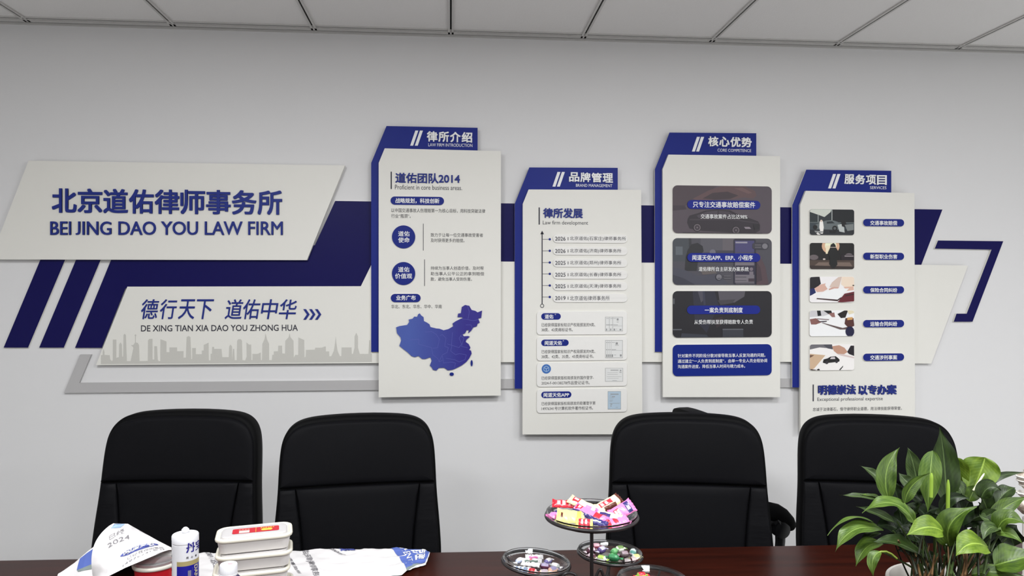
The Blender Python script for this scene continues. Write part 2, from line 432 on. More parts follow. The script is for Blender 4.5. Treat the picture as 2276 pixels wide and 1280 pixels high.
# ------------------------------------------------------------------ the four panels
OP0, OPB, OP = 0.0215, 0.030, 0.044
def panel(label, head, inner, sheet_bottom, title, tbox, sub, sbox, slashes):
    """head: TL, TR, BRy, outer corner ; inner: TL, TR, diag, BL, BR"""
    (tl, tr, bry, oc), (itl, itr, idg, ibl, ibr) = head, inner
    t = thing('wall_sign', label, 'wall sign', O((ibl[0] + ibr[0]) / 2, ibl[1]))
    h = slab('header', [tl, tr, (tr[0], bry + 10), (itl[0] + 14, bry + 10), (idg[0] + 12, idg[1] + 4), (idg[0] + 12, sheet_bottom), (oc[0], sheet_bottom), oc], OP0, OPB, M_BLUE, t, mside=M_WHITE)
    slab('board', [itl, itr, ibr, ibl, idg], OPB + 0.0002, OP, M_WHITE, t)
    for i, ch in enumerate(title):
        n = len(title); wd = (tbox[2] - tbox[0] + 2) / n; sl = (tbox[0] - 1000) * 0
        wall_text(h, ch, (tbox[0] + i * wd, tbox[1] + i * 0.7, tbox[0] + (i + 1) * wd - 2, tbox[3] + i * 0.7), OPB, M_TEXTWHITE, 'character', 0.027, 0.004)
    wall_text(h, sub, sbox, OPB, M_TEXTWHITE, 'lettering', -0.002)
    xa, y0, xb, y1 = slashes; wd = 6.5; run = (y1 - y0) * 0.345
    for k in (0, 1):
        x = xa + k * (xb - xa - run - wd)
        slab('slash', [(x + run, y0), (x + run + wd, y0 + .2), (x + wd, y1 + .2), (x, y1)], OPB, OPB + 0.003, M_TEXTWHITE, h)
    return t
def badge(parent, box, text, tbox, bold=0.018, m=None, back=OP, front=OP + 0.004, bev=0.0):
    b = wall_rrect('badge', box, 99, back, front, m or M_BLUE, parent, bevel=0.0, mside=M_CARD if front - back > 0.003 else None)
    wall_text(b, text, tbox, front, M_TEXTWHITE, 'lettering', bold)
    return b
def vbar(parent, x0, x1, y0, y1, m=M_TEXTDARK, rise=0.0012, name='divider'):
    return slab(name, [(x0, y0), (x1, y0), (x1, y1), (x0, y1)], OP, OP + rise, m, parent)
def disc_pts(cx, cy, r, off, n=40):
    c = W(cx, cy, off); rr = W(cx + r, cy, off).x - c.x
    return [Vector((c.x + rr * math.cos(2 * math.pi * i / n), -off, c.z + rr * math.sin(2 * math.pi * i / n))) for i in range(n)]
def disc(name, cx, cy, r, back, front, m, parent):
    return MB().prism(disc_pts(cx, cy, r, front), (0, front - back, 0)).build(name, m, parent)

# panel 1 ------------------------------------------------------------
p = panel('tall white wall panel with a blue map and two round blue badges',
          ((859, 280), (1061.6, 284), 332, (825, 362)), ((855, 329.6), (1113.4, 335.7), (841.7, 362), (841.7, 883), (1113, 879)), 782,
          '律所介绍', (948.7, 292, 1049.7, 315), 'LAW FIRM INTRODUCTION', (952, 319, 1050, 326), (911.6, 290, 940, 323.5))
vbar(p, 868.3, 870.9, 381.4, 420)
wall_text(p, '道佑团队2014', (878.9, 384.8, 1022.3, 407.5), OP, M_TEXTBLUE, 'heading', 0.02, 0.004)
wall_text(p, 'Proficient in core business areas.', (877.8, 411.2, 1027, 421.8), OP, M_TEXTDARK, 'lettering')
badge(p, (868, 437, 987, 455.4), '战略规划，科技创新', (879, 440.6, 976.6, 452))
wall_text(p, '以中国交通事故人伤理赔第一为核心目标，用科技突破法律', (869.6, 463.6, 1078.4, 473), OP, M_INK, res=2, bold=.004)
wall_text(p, '行业“瓶颈”。', (869.6, 475.5, 913, 484.5), OP, M_INK, res=2, bold=.004)
b = disc('round_badge', 897, 526.4, 25.8, OP, OP + 0.004, M_BLUE, p)
wall_text(b, '道佑', (885, 513.5, 910.5, 525.2), OP + .004, M_TEXTWHITE, bold=.012)
wall_text(b, '使命', (885, 527.3, 910.5, 539.2), OP + .004, M_TEXTWHITE, bold=.012)
vbar(p, 940.3, 941.5, 497, 556.7, M_TEXTDARK, .001)
wall_text(p, '致力于让每一位交通事故受害者', (957.2, 518, 1073.6, 526.6), OP, M_INK, res=2, bold=.004)
wall_text(p, '及时获得更多的赔偿。', (957.2, 530, 1032.4, 538.6), OP, M_INK, res=2, bold=.004)
b = disc('round_badge', 897, 607.8, 25.8, OP, OP + 0.004, M_BLUE, p)
wall_text(b, '道佑', (885, 593, 910, 604.8), OP + .004, M_TEXTWHITE, bold=.012)
wall_text(b, '价值观', (878, 607.6, 916, 619.3), OP + .004, M_TEXTWHITE, bold=.012)
vbar(p, 943.1, 944.3, 576.5, 635.7, M_TEXTDARK, .001)
for k, (s, xe) in enumerate((('持续为当事人创造价值，及时帮', 1075), ('助当事人公平公正的拿到赔偿', 1076), ('款，避免当事人受到伤害。', 1049))):
    wall_text(p, s, (957.2, 591.8 + 12.2 * k, xe, 600.2 + 12.2 * k), OP, M_INK, res=2, bold=.004)
badge(p, (868.5, 653, 935, 671.5), '业务广布', (880.5, 656.2, 924, 667.4))
wall_text(p, '华北、东北、华东、华中、华南', (869.6, 676.8, 982, 685.6), OP, M_INK, res=2, bold=.004)
cm = [(303, 630), (330, 620), (395, 610), (412, 585), (408, 565), (440, 558), (455, 540), (478, 543), (488, 520), (500, 513), (512, 530), (532, 545), (535, 578), (560, 590), (582, 605), (590, 628), (640, 640), (665, 642), (700, 655), (740, 645), (780, 622), (775, 598), (800, 580), (845, 558), (862, 553), (850, 545), (817, 545), (822, 515), (845, 512), (853, 460), (880, 443), (915, 450), (935, 485), (965, 492), (985, 505), (1022, 490), (1015, 550), (990, 557), (1003, 590), (985, 600), (978, 622), (950, 630), (930, 660), (905, 680), (912, 655), (895, 652), (880, 680), (858, 690), (870, 705), (905, 703), (920, 708), (890, 735), (885, 752), (910, 770), (925, 800), (915, 820), (930, 825), (935, 850), (915, 890), (890, 920), (850, 950), (800, 975), (775, 985), (735, 990), (705, 968), (660, 970), (640, 992), (610, 985), (600, 965), (585, 950), (600, 910), (590, 880), (550, 895), (520, 895), (490, 870), (460, 880), (430, 870), (400, 840), (360, 810), (330, 785), (345, 740), (340, 715), (310, 680)]
cpx = lambda q: (800 + q[0] * 0.265625, 560 + q[1] * 0.265625)
# printed colour of the map runs from mid blue in the west to violet in the east
mm = mat('map_print', (70, 92, 168), 0.45)
nt = mm.node_tree; tc = nt.nodes.new('ShaderNodeTexCoord'); sx = nt.nodes.new('ShaderNodeSeparateXYZ'); rp = nt.nodes.new('ShaderNodeValToRGB')
nt.links.new(tc.outputs['Generated'], sx.inputs[0]); nt.links.new(sx.outputs[0], rp.inputs[0]); nt.links.new(rp.outputs[0], nt.nodes['Principled BSDF'].inputs['Base Color'])
rp.color_ramp.elements[0].position = 0.15; rp.color_ramp.elements[0].color = lin((68, 88, 166)); rp.color_ramp.elements[1].position = 0.8; rp.color_ramp.elements[1].color = lin((42, 32, 132))
mp = slab('map_relief', [cpx(q) for q in cm], OP, OP + 0.005, mm, p, mside=M_BLUE)
mp.data.materials.append(M_BLUE)
ell = lambda cx, cy, rx, ry, n=16: [(cx + rx * math.cos(2 * math.pi * i / n), cy + ry * math.sin(2 * math.pi * i / n)) for i in range(n)]
slab('map_island', [cpx(q) for q in ell(768, 1022, 18, 14)], OP, OP + 0.005, M_BLUE, p)
slab('map_island', [cpx(q) for q in ell(935, 930, 9, 26)], OP, OP + 0.005, M_BLUE, p)
lines = [[(420, 735), (495, 730), (490, 770), (560, 790), (600, 800), (610, 860), (650, 890), (665, 920), (690, 905)], [(545, 670), (600, 665), (640, 690), (665, 730), (650, 800), (610, 805)], [(670, 700), (690, 690), (720, 720), (710, 790), (740, 800), (730, 840), (690, 860), (660, 920)], [(775, 670), (765, 780), (830, 800), (850, 770), (830, 720), (850, 690)], [(730, 770), (770, 780), (760, 830), (800, 860), (830, 850), (890, 860), (880, 900), (830, 920), (790, 900), (720, 890)], [(690, 870), (700, 930), (760, 920), (800, 930), (790, 970)], [(850, 560), (900, 565), (950, 575), (990, 565)], [(905, 560), (915, 500), (900, 450)], [(885, 610), (930, 610), (940, 640)], [(840, 700), (870, 720), (850, 790), (900, 800)]]
mb = MB()
for l in lines:
    l = [cpx(q) for q in l]
    for a, b_ in zip(l, l[1:]):
        A, B_ = W(*a, OP + .0054), W(*b_, OP + .0054); d = (B_ - A).normalized(); nn = Vector((-d.z, 0, d.x)) * 0.0006
        mb.add([A + nn, A - nn, B_ - nn, B_ + nn], [(0, 1, 2, 3)])
mb.build('province_lines', mat('map_line', (92, 96, 178), .5), mp)

# panel 2 ------------------------------------------------------------
p = panel('low hung white panel with a timeline and four certificate cards',
          ((1176.4, 372), (1373, 373), 421.7, (1144, 453)), ((1175, 421), (1425, 422), (1162, 453), (1161.5, 965.5), (1428, 965)), 863.7,
          '品牌管理', (1264.6, 383, 1362, 404), 'BRAND MANAGEMENT', (1280, 409, 1361, 415.5), (1228, 382, 1255.5, 414.5))
vbar(p, 1197.3, 1199.9, 460.9, 499)
wall_text(p, '律所发展', (1207.3, 462.7, 1295, 484.6), OP, M_TEXTBLUE, 'heading', 0.026, 0.004)
wall_text(p, 'Law firm development', (1206.6, 490.6, 1307, 501.6), OP, M_TEXTDARK)
ax = MB()
def wl(m_, a, b_, wpx, off, rise=0.0012):
    A, B_ = W(*a, off + rise), W(*b_, off + rise); d = (B_ - A).normalized(); nn = Vector((-d.z, 0, d.x)) * (wpx / 2 * 0.00204)
    m_.prism(ccw([A + nn, A - nn, B_ - nn, B_ + nn]), (0, rise, 0))
wl(ax, (1205, 517), (1205, 675.4), 2.2, OP)
ax.prism(ccw(wpoly([(1205, 512.4), (1209, 520.5), (1201, 520.5)], OP + .0012)), (0, .0012, 0))
axo = ax.build('timeline_arrow', M_TEXTDARK, p)
ring = disc_pts(1205, 679.6, 4.4, OP + .0012); inn = disc_pts(1205, 679.6, 3.1, OP + .0012); n = len(ring)
MB().add(ring + inn, [(i, (i + 1) % n, n + (i + 1) % n, n + i) for i in range(n)]).build('timeline_ring', M_TEXTDARK, axo)
rows = [(521, 540, 531.7, '2026', '北京道佑(石家庄)律师事务所', 1391), (548.5, 567, 557.3, '2026', '北京道佑(济南)律师事务所', 1380.8), (575, 593.6, 583.3, '2025', '北京道佑(郑州)律师事务所', 1380.8),
        (601, 620, 608.6, '2025', '北京道佑(长春)律师事务所', 1380.8), (626.6, 645.7, 634.4, '2025', '北京道佑(天津)律师事务所', 1380.8), (653, 672, 660, '2019', '北京道佑律师事务所', 1355)]
for y0, y1, yt_, yr, s, xe in rows:
    d = disc('timeline_dot', 1222, yt_, 2.6, OP, OP + .0012, M_BLUE, p)
    tk = MB(); wl(tk, (1206, yt_), (1220, yt_), 1.0, OP, .0008); tk.build('tick', M_INK, d)
    pl = wall_rrect('timeline_plate', (1229, y0, 1395, y1), 99, OP, OP + 0.005, M_CARD, p, bevel=0.0012)
    ym = (y0 + y1) / 2
    wall_text(pl, yr, (1233.8, ym - 4.4, 1257, ym + 4.4), OP + .005, M_TEXTDARK, bold=0.008)
    wall_text(pl, 'I', (1262, ym - 3.4, 1263.4, ym + 3.4), OP + .005, M_INK)
    wall_text(pl, s, (1266.6, ym - 4.9, xe, ym + 5.1), OP + .005, M_TEXTDARK, bold=0.0)
M_CERT = mat('certificate_paper', (224, 224, 222), .6); M_CERTB = mat('certificate_blue', (176, 196, 212), .6); M_HAIR = mat('certificate_line', (150, 150, 150), .7)
def card(box):
    return wall_rrect('certificate_card', box, 7.5, OP, OP + 0.006, M_CARD, p, bevel=0.0015)
OC = OP + 0.006
def sheet(parent, box, m, blocks, name='certificate'):
    o = wall_rrect(name, box, 0.5, OC, OC + 0.0006, m, parent)
    x0, y0, x1, y1 = box; q = MB()
    def blk(a, b_, c, d): q.add(ccw(wpoly([(x0 + a * (x1 - x0), y0 + b_ * (y1 - y0)), (x0 + c * (x1 - x0), y0 + b_ * (y1 - y0)), (x0 + c * (x1 - x0), y0 + d * (y1 - y0)), (x0 + a * (x1 - x0), y0 + d * (y1 - y0))], OC + .0011)), [(0, 1, 2, 3)])
    for b_ in blocks: blk(*b_)
    for b_ in ((0, 0, 1, .018), (0, .982, 1, 1), (0, 0, .016, 1), (.984, 0, 1, 1)): blk(*b_)
    q.build('printed_lines', M_HAIR, o)
    return o
c = card((1193, 691.5, 1394, 743.8))
badge(c, (1203, 696, 1246.5, 710.3), '道佑', (1210.7, 698.6, 1230, 708.4), back=OC, front=OC + .0012)
wall_text(c, '®', (1233, 697.4, 1235.6, 700), OC + .0012, M_TEXTWHITE)
wall_text(c, '已经获得国家标知识产权局颁发的9类、', (1203.5, 717.6, 1323, 726), OC, M_INK, res=2, bold=.004)
wall_text(c, '38类、42类商标证书。', (1203.5, 728.6, 1273, 736.8), OC, M_INK, res=2, bold=.004)
sheet(c, (1345.5, 704.3, 1384, 736), M_CERT, [(.22, 0, .235, 1), (.42, 0, .435, 1), (.05, .1, .2, .12), (.28, .1, .42, .12), (.46, .1, .62, .12), (.66, .1, .76, .25), (.66, .34, .76, .37), (.04, .54, .26, .58), (.28, .54, .42, .58), (.46, .54, .72, .57), (.46, .62, .96, .635), (.04, .82, .1, .95), (.28, .82, .34, .95), (.48, .82, .56, .95), (.62, .84, .68, .86), (.82, .84, .92, .94)])
c = card((1193, 747.7, 1394, 801.3))
badge(c, (1203, 754.6, 1264, 768.8), '闻道天佑', (1210.7, 757.2, 1249, 767), back=OC, front=OC + .0012)
wall_text(c, '®', (1251, 755.8, 1253.6, 758.4), OC + .0012, M_TEXTWHITE)
wall_text(c, '已经获得国家标知识产权局颁发的9类、', (1203.5, 777, 1323, 785.3), OC, M_INK, res=2, bold=.004)
wall_text(c, '38类、42类、35类、45类商标证书。', (1203.5, 788, 1319.5, 796.2), OC, M_INK, res=2, bold=.004)
sheet(c, (1345.5, 756, 1384, 795.4), M_CERT, [(.11, 0, .12, 1), (.22, 0, .23, 1), (.33, 0, .34, 1), (.05, .12, .1, .15), (.15, .12, .2, .15), (.25, .12, .3, .15), (.36, .12, .55, .14), (.6, .12, .72, .24), (.56, .27, .78, .29), (.04, .52, .1, .56), (.15, .52, .2, .56), (.25, .52, .3, .56), (.36, .52, .62, .545), (.36, .57, .96, .58), (.05, .8, .1, .95), (.15, .8, .2, .95), (.25, .8, .3, .95), (.36, .8, .44, .95), (.5, .82, .62, .84), (.84, .8, .94, .92)])
c = card((1193, 805, 1394, 859))
b = disc('round_emblem', 1214.3, 819.8, 10.3, OC, OC + .001, mat('emblem_blue', (62, 110, 178), .4), c)
hx = lambda r: [(1214.3 + r * math.sin(math.pi / 3 * k), 819.8 - r * math.cos(math.pi / 3 * k)) for k in range(6)]
q = MB(); hp = hx(6.4)
for k in range(6):
    wl(q, hp[k], hp[(k + 1) % 6], 1.1, OC + .001, .0006)
for k in (1, 3, 5): wl(q, (1214.3, 819.8), hp[k], 1.1, OC + .001, .0006)
q.build('cube_emblem', mat('emblem_light', (176, 200, 228), .4), b)
wall_text(c, '已经获得国家版权局颁发的国作登字-', (1203.5, 835.6, 1319.5, 843.6), OC, M_INK, res=2, bold=.004)
wall_text(c, '2024-F-00138278作品登记证书。', (1203.5, 846.6, 1310.5, 854.6), OC, M_INK, res=2, bold=.004)
sheet(c, (1345.3, 817.8, 1384.7, 847.7), M_CERT, [(.3, .14, .74, .19), (.83, .14, .9, .24), (.8, .3, .92, .34), (.12, .34, .7, .355), (.12, .48, .7, .495), (.08, .63, .92, .645), (.12, .76, .75, .775), (.4, .92, .65, .94)])
c = card((1193, 863.7, 1394, 917))
badge(c, (1203, 870, 1270, 884.3), '闻道天佑APP', (1208, 872.4, 1265, 882.4), back=OC, front=OC + .0012)
wall_text(c, '已经获得国家版权局颁发的软著登字第', (1203.5, 892.4, 1323.4, 900.2), OC, M_INK, res=2, bold=.004)
wall_text(c, '14976341号计算机软件著作权证书。', (1203.5, 903.2, 1318, 911.2), OC, M_INK, res=2, bold=.004)
sheet(c, (1351, 869.4, 1380, 909.6), M_CERTB, [(.2, .13, .82, .155), (.2, .18, .82, .2), (.12, .26, .26, .275), (.3, .28, .55, .32), (.12, .36, .45, .375), (.12, .48, .4, .495), (.12, .54, .35, .555), (.12, .66, .9, .675), (.2, .7, .34, .74), (.2, .79, .28, .84), (.6, .88, .78, .895)])

# printed pictures ----------------------------------------------------
def clip_convex(poly, clip):
    out = list(poly)
    for i in range(len(clip)):
        a, b = clip[i], clip[(i + 1) % len(clip)]
        ins = lambda q: (b[0] - a[0]) * (q[1] - a[1]) - (b[1] - a[1]) * (q[0] - a[0]) >= -1e-9
        res = []
        for j in range(len(out)):
            c1, d = out[j], out[(j + 1) % len(out)]
            if ins(c1): res.append(c1)
            if ins(c1) != ins(d):
                den = (b[0] - a[0]) * (d[1] - c1[1]) - (b[1] - a[1]) * (d[0] - c1[0])
                tt = ((b[1] - a[1]) * (c1[0] - a[0]) - (b[0] - a[0]) * (c1[1] - a[1])) / den if abs(den) > 1e-12 else 0
                res.append((c1[0] + tt * (d[0] - c1[0]), c1[1] + tt * (d[1] - c1[1])))
        out = res
        if not out: return []
    return out
def el(cx, cy, rx, ry=None, asp=2.1, n=20):
    ry = rx * asp if ry is None else ry
    return [(cx + rx * math.cos(2 * math.pi * i / n), cy + ry * math.sin(2 * math.pi * i / n)) for i in range(n)]
def rc(a, b, c, d): return [(a, b), (c, b), (c, d), (a, d)]
def picture(parent, box, rpx, base, shapes, name, thick=0.006):
    x0, y0, x1, y1 = box
    o = wall_rrect(name, box, rpx, OP, OP + thick, mat('print_%d_%d_%d' % base, base, .45), parent, mside=M_CARD)
    cl = rrect2(0.001, 0.002, .999, .998, 0.5, 1)
    cl = [((a - x0) / (x1 - x0), (b - y0) / (y1 - y0)) for a, b in rrect2(x0 + .3, y0 + .3, x1 - .3, y1 - .3, rpx)]
    q = MB(); ms = []
    for k, (pts, rgb) in enumerate(shapes):
        pts = clip_convex(pts, cl)
        if len(pts) < 3: continue
        m_ = mat('print_%d_%d_%d' % tuple(rgb), rgb, .45)
        if m_ not in ms: ms.append(m_)
        off = OP + thick + 0.00012 * (k + 1)
        u0, u1, v0, v1 = wall_rect(x0, y0, x1, y1, OP + thick)
        q.add(ccw([Vector((u0 + a * (u1 - u0), -off, v1 - b * (v1 - v0))) for a, b in pts]), [tuple(range(len(pts)))], ms.index(m_))
    q.build('printed_image', ms, o)
    return o, OP + thick + 0.00012 * (len(shapes) + 2)
# panel 3 ------------------------------------------------------------
p = panel('white wall panel with three dark picture cards and one blue text card',
          ((1488, 294.5), (1681, 296), 345, (1455.5, 376)), ((1486, 343.5), (1734, 347), (1473, 376), (1473.5, 882.5), (1734, 882.5)), 782,
          '核心优势', (1573.5, 303.5, 1670, 325.5), 'CORE COMPETENCE', (1594.7, 331, 1669.5, 337.6), (1538, 304, 1565, 336.5))
M_PILL = mat('pill_blue', (32, 44, 136), .45, spec=.2)
def pic_text(pic, off, pill, text, tbox, text2, t2box):
    b = wall_rrect('badge', pill, 99, off, off + .0008, M_PILL, pic)
    wall_text(b, text, tbox, off + .0008, M_TEXTWHITE, bold=.014)
    wall_text(pic, text2, t2box, off, M_TEXTWHITE, bold=.008)
car = [(.145, .78), (.15, .7), (.17, .63), (.25, .58), (.33, .52), (.45, .495), (.58, .515), (.66, .6), (.78, .68), (.86, .74), (.88, .82), (.878, .93), (.83, .99), (.7, .99), (.6, .98), (.3, .95), (.17, .9)]
o, off = picture(p, (1495, 413, 1715.4, 518.8), 10.5, (82, 72, 80), [
    ([(0, 0), (.45, 0), (.25, .3), (.1, .45), (0, .5)], (74, 62, 68)), ([(0, .42), (.12, .42), (.14, .5), (.05, .52), (0, .53)], (60, 50, 58)),
    ([(.2, .28), (.36, .1), (.5, .0), (.72, .0), (.83, .1), (.845, .2), (.81, .26), (.72, .24), (.6, .28), (.45, .27), (.3, .36)], (94, 72, 74)),
    ([(.3, .27), (.4, .15), (.55, .12), (.66, .2), (.58, .27), (.42, .29)], (62, 50, 56)), ([(.62, .05), (.7, .03), (.8, .14), (.76, .16)], (110, 84, 84)),
    (car, (45, 38, 46)), ([(.24, .63), (.34, .545), (.45, .52), (.45, .66), (.26, .68)], (70, 62, 72)), ([(.46, .52), (.56, .54), (.63, .62), (.57, .66), (.46, .66)], (66, 58, 68)),
    ([(.17, .7), (.6, .69), (.86, .77), (.86, .79), (.6, .72), (.17, .73)], (62, 54, 62)),
    (el(.245, .88, .042), (30, 26, 30)), (el(.245, .88, .034), (116, 106, 112)), (el(.245, .88, .026), (56, 48, 56)), (el(.245, .88, .008), (116, 106, 112)),
    (el(.635, .93, .042), (30, 26, 30)), (el(.635, .93, .034), (116, 106, 112)), (el(.635, .93, .026), (56, 48, 56)), (el(.635, .93, .008), (116, 106, 112)),
    ([(.715, .86), (.77, .86), (.79, .9), (.73, .9)], (140, 130, 138)), ([(.81, .8), (.875, .8), (.872, .9), (.82, .92)], (34, 30, 36)), ([(.1, .985), (.9, .985), (.9, 1), (.1, 1)], (50, 44, 52))], 'picture_card')
pic_text(o, off, (1527.7, 445.3, 1690, 464.7), '只专注交通事故赔偿案件', (1539.8, 448.2, 1678.5, 461.6), '交通事故案件占比达98%', (1557.3, 476, 1661, 486.4))
o, off = picture(p, (1495, 529.6, 1715.4, 633.2), 10.5, (74, 72, 80), [
    (rc(0, 0, .17, .5), (66, 70, 76)), (rc(.03, .18, .1, .36), (92, 98, 104)), (rc(.28, 0, .6, .3), (86, 84, 92)), (rc(.5, 0, .62, .45), (98, 92, 98)),
    ([(.16, 0), (.185, 0), (.19, .2), (.165, .25)], (50, 50, 56)),
    ([(.13, .4), (.15, .25), (.19, .13), (.25, .1), (.3, .17), (.31, .28), (.26, .4), (.24, .7), (.12, .7)], (38, 38, 42)),
    ([(0, .62), (.12, .68), (.25, .8), (.42, .78), (.5, .86), (.58, 1), (0, 1)], (70, 70, 82)), ([(0, .78), (.1, .85), (.23, 1), (0, 1)], (54, 54, 66)), ([(.26, .62), (.4, .6), (.44, .75), (.3, .78)], (98, 90, 88)),
    (rc(.4, .26, .62, .35), (62, 60, 72)), (el(.4, .3, .03), (110, 108, 120)),
    (rrect2(.61, .01, .835, 1.0, .03), (44, 42, 58)), (rc(.625, .05, .82, .3), (70, 66, 110)), (rc(.63, .07, .75, .105), (150, 146, 160)), (rc(.625, .31, .82, .95), (116, 110, 118)), (rc(.63, .58, .82, .78), (48, 42, 62)), (el(.79, .66, .018), (120, 110, 120)), (rc(.77, .71, .81, .78), (120, 112, 120)),
    (rc(.63, .82, .74, .84), (84, 80, 88)), (rc(.63, .9, .74, .915), (84, 80, 88)), (rc(.76, .86, .82, .93), (64, 52, 62)), (rc(.63, .955, .82, .985), (88, 84, 92)),
    (rrect2(.8, .09, .965, .235, .04), (58, 56, 66)), (el(.927, .165, .028), (120, 118, 124)), (rc(.825, .13, .89, .15), (98, 96, 102)), (rc(.825, .18, .89, .2), (98, 96, 102)),
    (el(.462, .83, .034), (52, 52, 62)), (el(.462, .83, .028), (118, 116, 122)), (rc(.447, .85, .478, .865), (60, 60, 70)), (rc(.51, .8, .58, .82), (98, 96, 102)), (rc(.51, .85, .58, .87), (98, 96, 102)),
    ([(.84, .34), (.88, .4), (.93, .6), (.965, .98), (.9, 1), (.84, 1), (.84, .6)], (82, 64, 70)), ([(.84, .5), (.88, .62), (.9, .9), (.84, .95)], (66, 52, 60)), ([(.835, .3), (.86, .3), (.89, .42), (.86, .46)], (92, 72, 78))], 'picture_card')
pic_text(o, off, (1527.7, 562.6, 1690, 582), '闻道天佑APP、ERP、小程序', (1538.7, 566.6, 1673, 578.6), '道佑律所自主研发办案系统', (1552.7, 593, 1663.8, 603))
o, off = picture(p, (1495, 646.8, 1715.4, 749.7), 10.5, (28, 26, 32), [
    ([(.2, 0), (.42, 0), (.46, .3), (.4, .6), (.34, .9), (.22, .6)], (40, 40, 54)), ([(.25, 0), (.3, 0), (.305, .2), (.285, .25)], (74, 72, 84)), ([(.3, 0), (.32, 0), (.33, .3), (.31, .3)], (54, 54, 72)),
    ([(.455, .0), (.73, .0), (.72, .12), (.62, .25), (.47, .22)], (84, 80, 88)), ([(.45, .2), (.63, .18), (.6, .26), (.48, .3)], (64, 60, 66)), (rc(0, .16, .02, .28), (84, 86, 90)),
    (rc(0, .815, .09, .84), (92, 94, 100)), ([(.09, .905), (.34, .94), (.36, 1), (.08, 1)], (52, 54, 64)), (rc(.5, .815, .71, .84), (90, 92, 98)), (rc(.5, .84, .71, 1), (52, 54, 62)), ([(.42, .6), (.5, .55), (.5, .7), (.44, .8)], (48, 36, 42))], 'picture_card')
pic_text(o, off, (1527, 679, 1689.6, 698), '一案负责到底制度', (1566.3, 683.2, 1650.6, 695), '从受伤帮扶至获得赔款专人负责', (1543, 710.3, 1673.3, 720.3))
o = wall_rrect('text_card', (1495, 765.4, 1715.3, 835), 10.5, OP, OP + .006, mat('card_blue', (18, 38, 126), .45, spec=.2), p, mside=M_CARD)
for k, (s, xe) in enumerate((('针对案件不同阶段分散对接导致当事人反复沟通的问题。', 1701), ('通过建立“一人负责到底制度”，由单一专业人员全程协调', 1704.8), ('沟通案件进度，降低当事人时间与精力成本。', 1656))):
    wall_text(o, s, (1506.3, 785.7 + 12.1 * k, xe, 794.1 + 12.1 * k), OP + .006, M_TEXTWHITE, res=2, bold=.006)

